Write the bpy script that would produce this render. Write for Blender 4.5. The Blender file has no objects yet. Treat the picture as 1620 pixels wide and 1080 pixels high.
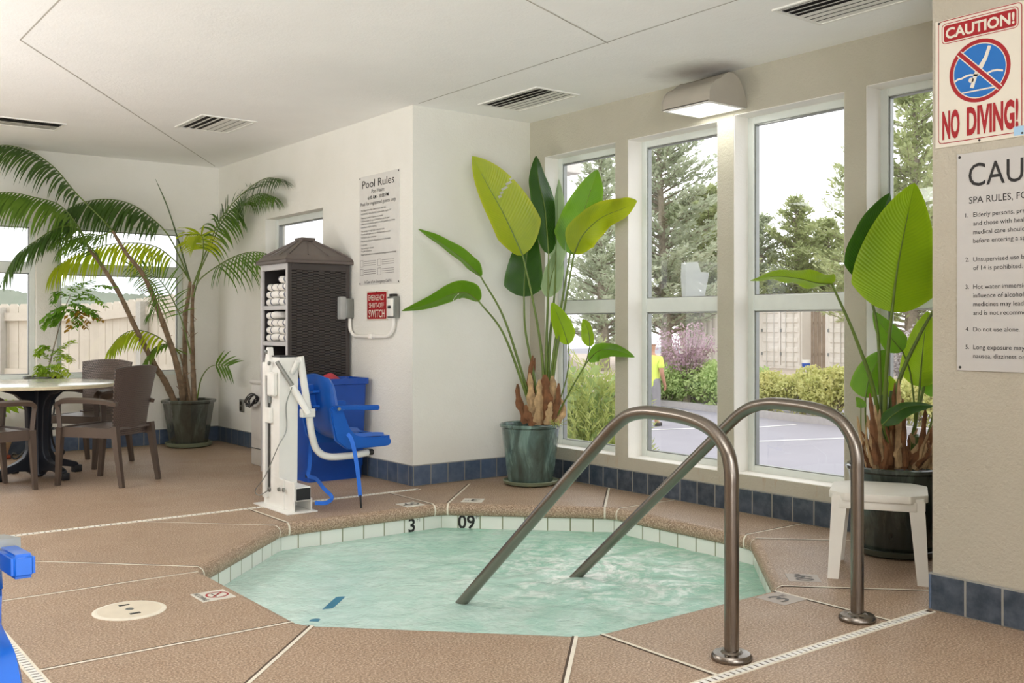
import bpy, bmesh, math, random
from mathutils import Vector, Matrix, noise
random.seed(7)
SC = bpy.context.scene
COL = SC.collection
R = math.radians
# ---------------------------------------------------------------- surveyed camera (metres, z up, deck at z = 0)
F, YAW, HOR, CH = 1602.0, R(37.52), 515.6, 1.2
S_, C_ = math.sin(YAW), math.cos(YAW)
CR = Vector((C_, -S_, 0)); CD = Vector((S_, C_, 0))      # level directions across / along the view, used for measuring only
def wd(px, py, d):
    r = (px - 810) / F * d
    return Vector((r * C_ + d * S_, -r * S_ + d * C_, CH - (py - HOR) / F * d))
def onz(px, py, z=0.0): return wd(px, py, F * (CH - z) / (py - HOR))
def onx(px, py, X): return wd(px, py, X / ((px - 810) / F * C_ + S_))
def ony(px, py, Y): return wd(px, py, Y / (C_ - (px - 810) / F * S_))

# ---------------------------------------------------------------- mesh builder
class MB:
    def __init__(s): s.v = []; s.f = []; s.mi = []; s.uv = {}; s.cur = 0
    def add(s, vs, fs, uvs=None):
        o = len(s.v); s.v += [tuple(v) for v in vs]
        for k, f in enumerate(fs):
            s.f.append(tuple(i + o for i in f)); s.mi.append(s.cur)
            if uvs: s.uv[len(s.f) - 1] = [uvs[i] for i in f]
        return s
    def mat(s, i): s.cur = i; return s
    def bm(s, b, M=None):
        b.verts.index_update()
        s.add([(M @ v.co if M else v.co.copy()) for v in b.verts], [[v.index for v in f.verts] for f in b.faces]); b.free(); return s
    def box(s, lo, hi, bev=0.0, M=None, seg=2):
        b = bmesh.new(); bmesh.ops.create_cube(b, size=1)
        for v in b.verts: v.co = Vector([lo[i] + (v.co[i] + .5) * (hi[i] - lo[i]) for i in range(3)])
        if bev: bmesh.ops.bevel(b, geom=b.edges[:], offset=bev, segments=seg, affect='EDGES', profile=.5)
        return s.bm(b, M)
    def prism(s, poly, z0, z1, bev=0.0, M=None, seg=2):
        """polygon in local xy extruded along z"""
        b = bmesh.new(); lo = [b.verts.new((x, y, z0)) for x, y in poly]; hi = [b.verts.new((x, y, z1)) for x, y in poly]; n = len(poly)
        b.faces.new(lo[::-1]); b.faces.new(hi)
        for i in range(n): b.faces.new((lo[i], lo[(i + 1) % n], hi[(i + 1) % n], hi[i]))
        bmesh.ops.recalc_face_normals(b, faces=b.faces[:])
        if bev: bmesh.ops.bevel(b, geom=b.edges[:], offset=bev, segments=seg, affect='EDGES', profile=.5)
        return s.bm(b, M)
    def tube(s, pts, rad, n=10, cap=True, flat=None):
        """round (or flattened: flat = ratio) tube through pts; rad number or list"""
        pts = [Vector(p) for p in pts]; m = len(pts)
        rs = rad if isinstance(rad, (list, tuple)) else [rad] * m
        vs = []; u = None
        for i in range(m):
            t = (pts[min(i + 1, m - 1)] - pts[max(i - 1, 0)])
            t = t.normalized() if t.length > 1e-9 else Vector((0, 0, 1))
            if u is None:
                u = t.orthogonal().normalized() if abs(t.z) > .9 else t.cross(Vector((0, 0, 1))).normalized()
            u = (u - t * u.dot(t)); u = u.normalized() if u.length > 1e-9 else t.orthogonal().normalized()
            w = t.cross(u)
            for k in range(n):
                a = 2 * math.pi * k / n
                vs.append(pts[i] + (u * math.cos(a) + w * math.sin(a) * (flat or 1)) * rs[i])
        fs = [(i * n + k, i * n + (k + 1) % n, (i + 1) * n + (k + 1) % n, (i + 1) * n + k) for i in range(m - 1) for k in range(n)]
        if cap: fs += [tuple(range(n))[::-1], tuple((m - 1) * n + k for k in range(n))]
        return s.add(vs, fs)
    def bar(s, pts, wx, wy, up=(0, 0, 1)):
        """rectangular bar along pts; wx across, wy along up"""
        pts = [Vector(p) for p in pts]; m = len(pts); up = Vector(up); vs = []
        for i in range(m):
            t = (pts[min(i + 1, m - 1)] - pts[max(i - 1, 0)]).normalized()
            a = t.cross(up); a = a.normalized() if a.length > 1e-6 else t.orthogonal().normalized()
            b = a.cross(t)
            X = wx[i] if isinstance(wx, (list, tuple)) else wx; Y = wy[i] if isinstance(wy, (list, tuple)) else wy
            for sx, sy in ((-1, -1), (1, -1), (1, 1), (-1, 1)): vs.append(pts[i] + a * sx * X / 2 + b * sy * Y / 2)
        fs = [(i * 4 + k, i * 4 + (k + 1) % 4, i * 4 + 4 + (k + 1) % 4, i * 4 + 4 + k) for i in range(m - 1) for k in range(4)]
        fs += [(3, 2, 1, 0), tuple(4 * m - 4 + k for k in range(4))]
        return s.add(vs, fs)
    def lathe(s, prof, n=32, c=(0, 0, 0), a0=0.0):
        vs = []; m = len(prof)
        for r, z in prof:
            for k in range(n):
                a = a0 + 2 * math.pi * k / n; vs.append((c[0] + r * math.cos(a), c[1] + r * math.sin(a), c[2] + z))
        fs = [(i * n + k, i * n + (k + 1) % n, (i + 1) * n + (k + 1) % n, (i + 1) * n + k) for i in range(m - 1) for k in range(n)]
        if prof[0][0] > 1e-6: fs.append(tuple(range(n))[::-1])
        if prof[-1][0] > 1e-6: fs.append(tuple((m - 1) * n + k for k in range(n)))
        return s.add(vs, fs)
    def grid(s, fn, nu, nv, thick=None):
        """fn(u, v) -> point, u and v in 0..1; thick: (function giving the offset vector) for a closed shell"""
        P = [[Vector(fn(i / nu, j / nv)) for i in range(nu + 1)] for j in range(nv + 1)]
        uv = [(i / nu, j / nv) for j in range(nv + 1) for i in range(nu + 1)]
        vs = [p for row in P for p in row]; W = nu + 1
        q = [(j * W + i, j * W + i + 1, (j + 1) * W + i + 1, (j + 1) * W + i) for j in range(nv) for i in range(nu)]
        if thick is None: return s.add(vs, q, uv)
        N = len(vs); vs2 = []
        for j in range(nv + 1):
            for i in range(nu + 1):
                du = P[j][min(i + 1, nu)] - P[j][max(i - 1, 0)]; dv = P[min(j + 1, nv)][i] - P[max(j - 1, 0)][i]
                vs2.append(P[j][i] - du.cross(dv).normalized() * thick)
        fs = q + [tuple(N + k for k in f[::-1]) for f in q]
        B = [j for j in range(nu + 1)] + [j * W + nu for j in range(1, nv + 1)] + [nv * W + i for i in range(nu - 1, -1, -1)] + [j * W for j in range(nv - 1, 0, -1)]
        for k in range(len(B)):
            a, b = B[k], B[(k + 1) % len(B)]; fs.append((b, a, a + N, b + N))
        return s.add(vs + vs2, fs, uv + uv)
    def build(s, name, mats, parent=None, smooth=35, off=(0, 0, 0)):
        me = bpy.data.meshes.new(name)
        o3 = Vector(off)
        me.from_pydata([tuple(Vector(v) - o3) for v in s.v], [], s.f)
        for m in (mats if isinstance(mats, (list, tuple)) else [mats]): me.materials.append(m)
        me.polygons.foreach_set('material_index', s.mi)
        if s.uv:
            L = me.uv_layers.new(name='UVMap')
            for p in me.polygons:
                if p.index in s.uv:
                    for li, uv in zip(p.loop_indices, s.uv[p.index]): L.data[li].uv = uv
        if smooth:
            me.polygons.foreach_set('use_smooth', [True] * len(me.polygons)); me.set_sharp_from_angle(angle=R(smooth))
        me.update(); me.validate()
        o = bpy.data.objects.new(name, me); COL.objects.link(o)
        if parent: o.parent = parent
        return o
def tag(o, label=None, cat=None, group=None, kind=None):
    if label: o['label'] = label
    if cat: o['category'] = cat
    if group: o['group'] = group
    if kind: o['kind'] = kind
    return o
def thing(name, label, cat, loc=(0, 0, 0), rz=0.0, group=None):
    o = bpy.data.objects.new(name, None); COL.objects.link(o); o.empty_display_size = .1
    o.location = loc; o.rotation_euler = (0, 0, rz); return tag(o, label, cat, group)
def struct(name, mb, m, smooth=35, **k):
    o = mb.build(name, m, None, smooth, **k); o['kind'] = 'structure'; return o
def copy_tree(o, parent=None):
    c = o.copy(); COL.objects.link(c)
    if parent: c.parent = parent
    for ch in list(o.children): copy_tree(ch, c)
    return c
def crom(P, n=8):
    """Catmull-Rom through P"""
    P = [Vector(p) for p in P]
    if len(P) < 3: return [P[0].lerp(P[-1], i / n) for i in range(n + 1)]
    Q = [P[0] * 2 - P[1]] + P + [P[-1] * 2 - P[-2]]; out = []
    for i in range(1, len(Q) - 2):
        a, b, c, d = Q[i - 1:i + 3]
        for k in range(n):
            t = k / n
            out.append(.5 * ((2 * b) + (c - a) * t + (2 * a - 5 * b + 4 * c - d) * t * t + (3 * b - a - 3 * c + d) * t ** 3))
    return out + [P[-1]]

# ---------------------------------------------------------------- materials
def lin(c):
    if isinstance(c, str): c = [int(c[i:i + 2], 16) for i in (1, 3, 5)]
    return tuple(((x / 255) / 12.92 if x / 255 <= .04045 else ((x / 255 + .055) / 1.055) ** 2.4) for x in c) + (1.0,)
class NT:
    def __init__(s, name):
        s.m = bpy.data.materials.new(name); s.m.use_nodes = True; s.t = s.m.node_tree; s.t.nodes.clear()
        s.out = s.n('ShaderNodeOutputMaterial')
    def n(s, ty, **k):
        nd = s.t.nodes.new(ty)
        for a, b in k.items():
            if a.startswith('i_'):
                key = a[2:].replace('_', ' '); (nd.inputs[int(key)] if key.isdigit() else nd.inputs[key]).default_value = b
            else: setattr(nd, a, b)
        return nd
    def l(s, a, b): s.t.links.new(a, b)
    def obj(s): return s.n('ShaderNodeTexCoord').outputs['Object']
    def noise(s, scale, detail=4, rough=.55, vec=None, dist=0):
        x = s.n('ShaderNodeTexNoise'); x.inputs['Scale'].default_value = scale; x.inputs['Detail'].default_value = detail; x.inputs['Roughness'].default_value = rough
        x.inputs['Distortion'].default_value = dist
        s.l(vec or s.obj(), x.inputs['Vector']); return x.outputs['Fac']
    def ramp(s, fac, stops):
        r = s.n('ShaderNodeValToRGB'); e = r.color_ramp.elements
        while len(e) < len(stops): e.new(.5)
        for k, (p, c) in enumerate(stops):
            e[k].position = p; e[k].color = c if len(c) == 4 and not isinstance(c, str) else lin(c)
        s.l(fac, r.inputs['Fac']); return r.outputs['Color']
    def mix(s, fac, a, b, mode='MIX'):
        x = s.n('ShaderNodeMix', data_type='RGBA', blend_type=mode)
        for v, i in ((fac, 0), (a, 6), (b, 7)):
            if hasattr(v, 'is_linked'): s.l(v, x.inputs[i])
            else: x.inputs[i].default_value = v
        return x.outputs[2]
    def math(s, op, a, b=0.0, clamp=False):
        x = s.n('ShaderNodeMath', operation=op, use_clamp=clamp)
        for v, i in ((a, 0), (b, 1)):
            if hasattr(v, 'is_linked'): s.l(v, x.inputs[i])
            else: x.inputs[i].default_value = v
        return x.outputs[0]
    def bump(s, h, strength=.3, dist=.01, nrm=None):
        b = s.n('ShaderNodeBump'); b.inputs['Strength'].default_value = strength; b.inputs['Distance'].default_value = dist
        s.l(h, b.inputs['Height'])
        if nrm: s.l(nrm, b.inputs['Normal'])
        return b.outputs['Normal']
    def bsdf(s, color, rough=.5, metal=0.0, nrm=None, spec=.5, coat=0.0, link=True, **k):
        p = s.n('ShaderNodeBsdfPrincipled')
        for v, key in ((color, 'Base Color'), (rough, 'Roughness'), (metal, 'Metallic'), (spec, 'Specular IOR Level'), (coat, 'Coat Weight')):
            if hasattr(v, 'is_linked'): s.l(v, p.inputs[key])
            else: p.inputs[key].default_value = v
        for a, b in k.items(): p.inputs[a.replace('_', ' ')].default_value = b
        if nrm: s.l(nrm, p.inputs['Normal'])
        if link: s.l(p.outputs[0], s.out.inputs[0])
        return p
def plain(name, c, rough=.5, metal=0.0, var=.06, scale=12, bump=0.0, bscale=60, spec=.5, coat=0.0):
    """surface of one colour with slight uneven tone and fine relief"""
    t = NT(name); col = lin(c); v = t.noise(scale, 3)
    a = tuple(max(0, x * (1 - var)) for x in col[:3]) + (1,); b = tuple(min(1, x * (1 + var)) for x in col[:3]) + (1,)
    nr = t.bump(t.noise(bscale, 2), bump, .004) if bump else None
    t.bsdf(t.ramp(v, [(.3, a), (.7, b)]), rough, metal, nr, spec, coat); return t.m
M = {}
def stucco(name, c1, c2, bs=.35, rust=False):
    t = NT(name); o = t.obj()
    col = t.ramp(t.noise(1.3, 4, .6, o), [(.3, lin(c1)), (.7, lin(c2))])
    h = t.math('ADD', t.noise(70, 3, .6, o), t.math('MULTIPLY', t.noise(22, 2, .5, o), .8))
    if rust:      # rust weeping from under the sills
        sp = t.n('ShaderNodeSeparateXYZ'); t.l(o, sp.inputs[0]); mp = t.n('ShaderNodeMapping'); mp.inputs['Scale'].default_value = (1, 9, 1.2); t.l(o, mp.inputs['Vector'])
        band = t.ramp(t.math('MULTIPLY', sp.outputs[2], 2.0), [(.30, (0, 0, 0, 1)), (.46, (1, 1, 1, 1)), (.50, (1, 1, 1, 1)), (.505, (0, 0, 0, 1))])
        col = t.mix(t.math('MULTIPLY', band, t.ramp(t.noise(1.6, 5, .7, mp.outputs[0]), [(.56, (0, 0, 0, 1)), (.72, (.8, .8, .8, 1))])), col, lin('#a8672c'))
    t.bsdf(col, .85, nrm=t.bump(h, bs, .006), spec=.25); return t.m
M['wall'] = stucco('cream_stucco', '#e3e1d7', '#e9e7df', .5)
M['wall_sign'] = stucco('shaded_stucco', '#aca594', '#b6af9f', .7)  # sign wall copy of the stucco, darkened to carry its shade
M['wall_shade'] = stucco('shaded_rusty_stucco', '#b3ae9c', '#bcb7a7', .7, True)  # window wall copy with shade put into its colour, plus real rust
M['ceiling'] = stucco('white_ceiling_texture', '#f5f3ee', '#faf8f4', .3)
M['reveal'] = stucco('lightened_reveal', '#efebe2', '#f4f1ea', .3)  # lighter than the walls, painting daylight on the window reveals
def deck():
    t = NT('tan_aggregate_concrete'); o = t.obj()
    big = t.noise(1.1, 5, .6, o); mid = t.noise(9, 5, .7, o); fine = t.noise(120, 3, .75, o); fine2 = t.noise(52, 2, .6, o)
    base = t.ramp(big, [(.28, lin('#977c65')), (.55, lin('#a88d74')), (.75, lin('#b89e86'))])
    base = t.mix(t.ramp(mid, [(.35, (0, 0, 0, 1)), (.7, (.5, .5, .5, 1))]), base, lin('#bda891'))
    sp = t.ramp(fine, [(.40, lin('#43342a')), (.5, lin('#977c63')), (.62, lin('#d8c6b2'))])
    base = t.mix(.55, base, sp)
    wet = t.ramp(t.noise(.9, 3, .6, o), [(.45, (.44, .44, .44, 1)), (.65, (.62, .62, .62, 1))])
    t.bsdf(base, wet, nrm=t.bump(t.math('ADD', fine, t.math('MULTIPLY', fine2, .7)), .45, .004), spec=.4); return t.m
M['deck'] = deck()
def tiles(name, c1, c2, grout, w=.155, h=.155, bumpd=.5, rough=.28, axis='x', gw=.035):
    """square tiles laid in a row along the object's local x (v is local z)"""
    t = NT(name); sep = t.n('ShaderNodeSeparateXYZ'); t.l(t.obj(), sep.inputs[0])
    cmb = t.n('ShaderNodeCombineXYZ'); t.l(sep.outputs['X' if axis == 'x' else 'Y'], cmb.inputs[0]); t.l(sep.outputs['Z'], cmb.inputs[1])
    br = t.n('ShaderNodeTexBrick', offset=0.0); br.inputs['Scale'].default_value = 1.0
    br.inputs['Brick Width'].default_value = w; br.inputs['Row Height'].default_value = h; br.inputs['Mortar Size'].default_value = w * gw; br.inputs['Mortar Smooth'].default_value = .3
    br.inputs['Color1'].default_value = lin(c1); br.inputs['Color2'].default_value = lin(c2); br.inputs['Mortar'].default_value = lin(grout)
    t.l(cmb.outputs[0], br.inputs['Vector'])
    n = t.noise(14, 4, .6)
    col = t.mix(t.ramp(n, [(.4, (0, 0, 0, 1)), (.75, (.28, .28, .28, 1))]), br.outputs['Color'], lin('#8b93a0') if c1 < '#a' else lin('#cfd8d0'))
    inv = t.math('SUBTRACT', 1.0, br.outputs['Fac'])
    hh = t.math('ADD', inv, t.math('MULTIPLY', n, .25))
    t.bsdf(col, rough, nrm=t.bump(hh, bumpd, .003)); return t.m
M['base_tile'] = tiles('slate_blue_tile', '#46566c', '#4f6078', '#8d8a80')
M['base_tile_left'] = tiles('slate_blue_tile_left', '#3f4e62', '#48586d', '#8d8a80', axis='y')  # same tile, toned between the lit and the shaded copy
M['base_tile_shaded'] = tiles('slate_blue_tile_shaded', '#2b3641', '#36424f', '#8d8a80', axis='y')  # darker copy of the same tile, shade painted into its colour
M['pool_tile'] = tiles('white_pool_tile', '#eceee6', '#e4e8df', '#8f9678', w=.153, h=.5, bumpd=.4, gw=.03)
M['plaster'] = plain('pool_plaster', '#eaf5f0', .6, var=.05, scale=3)
M['white_frame'] = plain('window_frame_vinyl', '#d9ded8', .4, var=.03)
M['joint'] = plain('cream_joint_strip', '#e2dbca', .6, var=.06, scale=30)
M['joint_dark'] = plain('dark_deck_line', '#4a3a2d', .8)
M['gap'] = plain('ceiling_seam', '#b3aea3', .9)
M['white_plastic'] = plain('white_plastic', '#e9e7e0', .42, var=.03, scale=5, bump=.05)
M['stool_plastic'] = plain('stool_resin', '#dedad0', .5, var=.04, scale=6, bump=.12, bscale=90)
M['lift_white'] = plain('powder_coat_white', '#e8e7e1', .35, var=.04, scale=7)
M['grey_plastic'] = plain('pale_grey_plastic', '#c9c5bd', .5, var=.03)
M['grey_metal'] = plain('grey_metal', '#8e908c', .35, .8)
M['dark_metal'] = plain('dark_screw', '#3c3a37', .4, .6)
M['black_plastic'] = plain('black_plastic', '#1c1d20', .45, var=.1)
M['table_black'] = plain('black_table_base', '#22262f', .38, .2, var=.12)
M['blue_plastic'] = plain('bright_blue_plastic', '#1359b4', .3, var=.06, scale=4, spec=.5)
M['blue_bin'] = plain('blue_bin_plastic', '#0f4aa8', .38, var=.08, scale=5)
M['blue_strap'] = plain('blue_webbing', '#1f68cf', .7, bump=.3, bscale=300)
M['red_plastic'] = plain('red_plastic', '#b53a48', .5)
M['terracotta'] = plain('terracotta', '#b8573a', .75, var=.1)
M['tan_pot'] = plain('tan_glazed_pot', '#cdb690', .45, var=.08)
M['soil'] = plain('dark_soil', '#3a2c21', .95, var=.3, scale=40, bump=.8, bscale=60)
M['steel'] = None
def steel():
    t = NT('brushed_stainless'); sp = t.n('ShaderNodeMapping'); sp.inputs['Scale'].default_value = (1, 1, 14)
    t.l(t.obj(), sp.inputs['Vector']); n = t.noise(25, 4, .6, sp.outputs[0])
    t.bsdf(t.ramp(n, [(.3, lin('#7f776e')), (.7, lin('#847c73'))]), t.ramp(n, [(.3, (.25, .25, .25, 1)), (.7, (.27, .27, .27, 1))]), 1.0); return t.m
M['steel'] = steel()
def wicker(name, c, c2, sx=34, sz=48, rough=.42):
    """woven resin: brick-bond weave relief from the surface's own UV"""
    t = NT(name); uv = t.n('ShaderNodeTexCoord').outputs['UV']
    br = t.n('ShaderNodeTexBrick'); br.inputs['Scale'].default_value = 1.0; br.inputs['Brick Width'].default_value = 1.0 / sx; br.inputs['Row Height'].default_value = 1.0 / sz
    br.inputs['Mortar Size'].default_value = (.1 if sx < 60 else .24) / sx; br.inputs['Mortar Smooth'].default_value = 1.0
    br.inputs['Color1'].default_value = lin(c); br.inputs['Color2'].default_value = lin(c); br.inputs['Mortar'].default_value = lin(c2)
    t.l(uv, br.inputs['Vector'])
    inv = t.math('SUBTRACT', 1.0, br.outputs['Fac'])
    t.bsdf(br.outputs['Color'], rough, nrm=t.bump(inv, 1.0, .010)); return t.m
M['chair_wicker'] = wicker('brown_resin_weave', '#6a5b52', '#332a25', 26, 36, .36)
M['chair_brown'] = plain('brown_resin', '#55483f', .38, var=.07, scale=9)
M['chair_seat'] = plain('brown_resin_seat', '#6a6059', .33, var=.07, scale=9, bump=.1)
M['cab_wicker'] = wicker('dark_resin_weave', '#403a37', '#151211', 72, 10, .5)
M['cab_brown'] = plain('dark_resin', '#403936', .4, var=.06)
M['cab_roof'] = plain('brown_resin_roof', '#5f5550', .38, var=.06)
M['cab_frame'] = plain('grey_front_edge', '#bab7b6', .35, var=.05)
M['cab_dark'] = plain('dark_inside', '#241f1e', .6)
def towel():
    t = NT('white_terry'); n = t.noise(90, 3, .7); uv = t.n('ShaderNodeTexCoord').outputs['UV']
    sep = t.n('ShaderNodeSeparateXYZ'); t.l(uv, sep.inputs[0])
    st = t.math('LESS_THAN', t.math('ABSOLUTE', t.math('SUBTRACT', sep.outputs[0], .30)), .035)
    st2 = t.math('LESS_THAN', t.math('ABSOLUTE', t.math('SUBTRACT', sep.outputs[0], .76)), .035)
    col = t.mix(t.math('ADD', st, st2), lin('#efece6'), lin('#39435f'))
    t.bsdf(col, .95, nrm=t.bump(n, .6, .006), spec=.1); return t.m
M['towel'] = towel()
def glaze(name, a, b, c, sc=3.0):
    """glazed pot: streaks that run down the side"""
    t = NT(name); mp = t.n('ShaderNodeMapping'); mp.inputs['Scale'].default_value = (1, 1, .28); t.l(t.obj(), mp.inputs['Vector'])
    n = t.noise(sc * 3, 6, .65, mp.outputs[0], .7)
    t.bsdf(t.ramp(n, [(.32, lin(a)), (.5, lin(b)), (.68, lin(c))]), .18, nrm=t.bump(n, .15, .01), coat=.4); return t.m
M['pot_green'] = glaze('blue_green_glaze', '#3b453f', '#50645d', '#7f9a92')
M['pot_dark'] = glaze('dark_green_glaze', '#242822', '#2f342e', '#4c544a')
M['pot_olive'] = glaze('olive_brown_glaze', '#3a3a31', '#484a41', '#636a60')
M['saucer'] = plain('green_saucer', '#7d866d', .35, var=.1)
M['saucer_dark'] = plain('dark_saucer', '#3f4237', .35, var=.15)
def leaf(name, c, edge, rib, tr=.4, back=None, veins=36):
    """leaf blade: lighter midrib, fine side veins, light passing through; u runs across, v along the blade"""
    t = NT(name); uv = t.n('ShaderNodeTexCoord').outputs['UV']; sep = t.n('ShaderNodeSeparateXYZ'); t.l(uv, sep.inputs[0])
    a = t.math('ABSOLUTE', t.math('SUBTRACT', sep.outputs[0], .5))
    v = t.math('ADD', sep.outputs[1], t.math('MULTIPLY', a, -.35))
    w = t.math('SINE', t.math('MULTIPLY', v, float(veins * 6.28)))
    n = t.noise(5, 4, .6)
    col = t.ramp(t.math('MULTIPLY', a, 2.0), [(0.0, lin(rib)), (.05, lin(c)), (.8, lin(c)), (1.0, lin(edge))])
    col = t.mix(t.ramp(n, [(.35, (0, 0, 0, 1)), (.75, (.55, .55, .55, 1))]), col, lin(edge))
    col = t.mix(t.math('MULTIPLY', t.math('ADD', w, 1.0), .05), col, (0.01, .03, 0, 1))
    p = t.bsdf(col, .34, nrm=t.bump(w, .16, .005), spec=.45, link=False)
    tl = t.n('ShaderNodeBsdfTranslucent'); t.l(t.mix(.5, col, lin(edge)), tl.inputs[0])
    mx = t.n('ShaderNodeMixShader'); mx.inputs[0].default_value = tr
    t.l(p.outputs[0], mx.inputs[1]); t.l(tl.outputs[0], mx.inputs[2]); t.l(mx.outputs[0], t.out.inputs[0]); return t.m
M['leaf_lime'] = leaf('lime_leaf', '#86ac10', '#a3c41e', '#5c7a12', .45)
M['leaf_yellow'] = leaf('yellow_green_leaf', '#97ad12', '#b9c01c', '#7d9a20', .45)
M['leaf_mid'] = leaf('mid_green_leaf', '#5a8e16', '#7ba824', '#7a9a35', .38)
M['leaf_dark'] = leaf('dark_green_leaf', '#264c10', '#3f6a18', '#55752a', .22)
M['leaf_pale'] = leaf('pale_leaf_underside', '#8fa878', '#a9bf90', '#7a9a55', .3)
M['stalk'] = plain('green_leaf_stalk', '#5f7426', .4, var=.15, scale=6)
M['stalk_dark'] = plain('dark_leaf_stalk', '#43591f', .4, var=.15, scale=6)
M['husk'] = plain('dry_brown_husk', '#7a5234', .85, var=.35, scale=22, bump=.5, bscale=50)
M['husk_pale'] = plain('pale_dry_husk', '#b89a72', .85, var=.3, scale=22, bump=.5, bscale=50)
def twosided(name, c, c2, tr=.4, rough=.45):
    t = NT(name); n = t.noise(3.5, 3, .6); col = t.ramp(n, [(.3, lin(c)), (.7, lin(c2))])
    p = t.bsdf(col, rough, link=False); tl = t.n('ShaderNodeBsdfTranslucent'); t.l(col, tl.inputs[0])
    mx = t.n('ShaderNodeMixShader'); mx.inputs[0].default_value = tr
    t.l(p.outputs[0], mx.inputs[1]); t.l(tl.outputs[0], mx.inputs[2]); t.l(mx.outputs[0], t.out.inputs[0]); return t.m
M['frond_dark'] = twosided('dark_palm_leaflet', '#33501b', '#4b6c22', .3)
M['frond_mid'] = twosided('mid_palm_leaflet', '#486e1f', '#6a8c28', .4)
M['frond_lime'] = twosided('yellow_palm_leaflet', '#98b41c', '#c3cc2a', .55)
M['palm_stem'] = plain('palm_stem_bark', '#7f6a52', .8, var=.35, scale=18, bump=.6, bscale=45)
M['nandina'] = twosided('feathery_green_leaf', '#5f9026', '#8ab43a', .45)
M['nandina_bright'] = twosided('bright_feathery_green', '#8fb52e', '#bccb46', .45)
M['nandina_bronze'] = twosided('bronze_leaf', '#8a6a1e', '#b08a2c', .4)
M['conifer'] = twosided('conifer_needles', '#a0ab78', '#c9cf9c', .4, .8)  # needle colour lightened to paint in the outdoor haze
M['conifer_hazy'] = twosided('hazy_conifer_needles', '#b4bda0', '#d3d8c0', .4, .8)  # paler copy with more haze in its colour
M['bark'] = plain('grey_bark', '#8f8474', .9, var=.2)
M['hedge'] = twosided('hedge_leaf', '#b0b66a', '#d6cf8a', .4, .7)
M['hedge_green'] = twosided('green_hedge_leaf', '#9fb871', '#c0cf8c', .4, .7)
M['plum'] = twosided('purple_leaf', '#a98a98', '#c8adb4', .4, .7)
M['feather'] = twosided('bright_feathery_leaf', '#a3ae55', '#d3d88e', .45, .7)
M['asphalt'] = plain('pale_asphalt', '#918e94', .9, var=.06, scale=.6)
M['paint'] = plain('white_road_paint', '#c9c7c5', .8)
M['kerb'] = plain('pale_kerb', '#aaa5a2', .9)
M['dirt'] = plain('bark_dirt', '#b4a596', .95, var=.2, scale=3)
M['fence'] = plain('cream_fence_wood', '#cfc6b7', .7, var=.04, scale=6)
M['fence_post'] = plain('grey_fence_post', '#b9b6ae', .6)
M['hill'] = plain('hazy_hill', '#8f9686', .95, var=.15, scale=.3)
M['crate_white'] = plain('cream_steel_container', '#e3dcd2', .6, var=.03, scale=3)
M['soffit'] = plain('white_eave', '#e5dfd6', .8)
def glass():
    t = NT('window_glass'); lw = t.n('ShaderNodeLayerWeight'); f = lw.outputs['Facing']
    tr = t.n('ShaderNodeBsdfTransparent'); tr.inputs[0].default_value = (.97, .98, .975, 1)
    gl = t.n('ShaderNodeBsdfGlossy'); gl.inputs['Roughness'].default_value = .01
    k = t.math('ADD', t.math('MULTIPLY', t.math('POWER', f, 4.0), .55), .05)
    mx = t.n('ShaderNodeMixShader'); t.l(k, mx.inputs[0]); t.l(tr.outputs[0], mx.inputs[1]); t.l(gl.outputs[0], mx.inputs[2])
    t.l(mx.outputs[0], t.out.inputs[0]); return t.m
M['glass'] = glass()
def emit(name, c, s):
    t = NT(name); e = t.n('ShaderNodeEmission'); e.inputs[0].default_value = lin(c); e.inputs[1].default_value = s; t.l(e.outputs[0], t.out.inputs[0]); return t.m
M['lamp_lens'] = emit('glowing_lens', '#fbfcf4', 2.2)
M['lamp_body'] = plain('cream_lamp_body', '#aaa396', .5, var=.03)
M['ivory_sign'] = plain('ivory_sign_board', '#d9d2c2', .4, var=.02)  # board colour darkened to take in the shade on the sign wall
M['grey_sign'] = plain('pale_grey_sign_board', '#bab7b2', .3, var=.02)  # likewise toned down for the shade it hangs in
M['rules_sign'] = plain('clear_white_sign_board', '#d9d7d1', .25, var=.02)
M['sign_red'] = plain('sign_red', '#9c0c17', .45, var=.02)
M['sign_blue'] = plain('sign_blue', '#1168b4', .45, var=.02)
M['ink'] = plain('black_ink', '#1d1b1a', .5, var=.02)
M['ink_grey'] = plain('grey_ink', '#55514d', .6, var=.02)
M['tape'] = plain('pale_blue_tape', '#9fc3de', .5)
M['tile_white'] = plain('white_inset_tile', '#d6d2c6', .4)
M['tile_grey'] = plain('grey_inset_tile', '#a69a8e', .5)
M['skin'] = plain('skin', '#b98a70', .6)
M['hivis'] = plain('yellow_shirt', '#dcee6a', .8)
M['trouser'] = plain('grey_trousers', '#8d8a8c', .9)
M['cap'] = plain('pale_cap', '#e8e6e4', .8)

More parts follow.
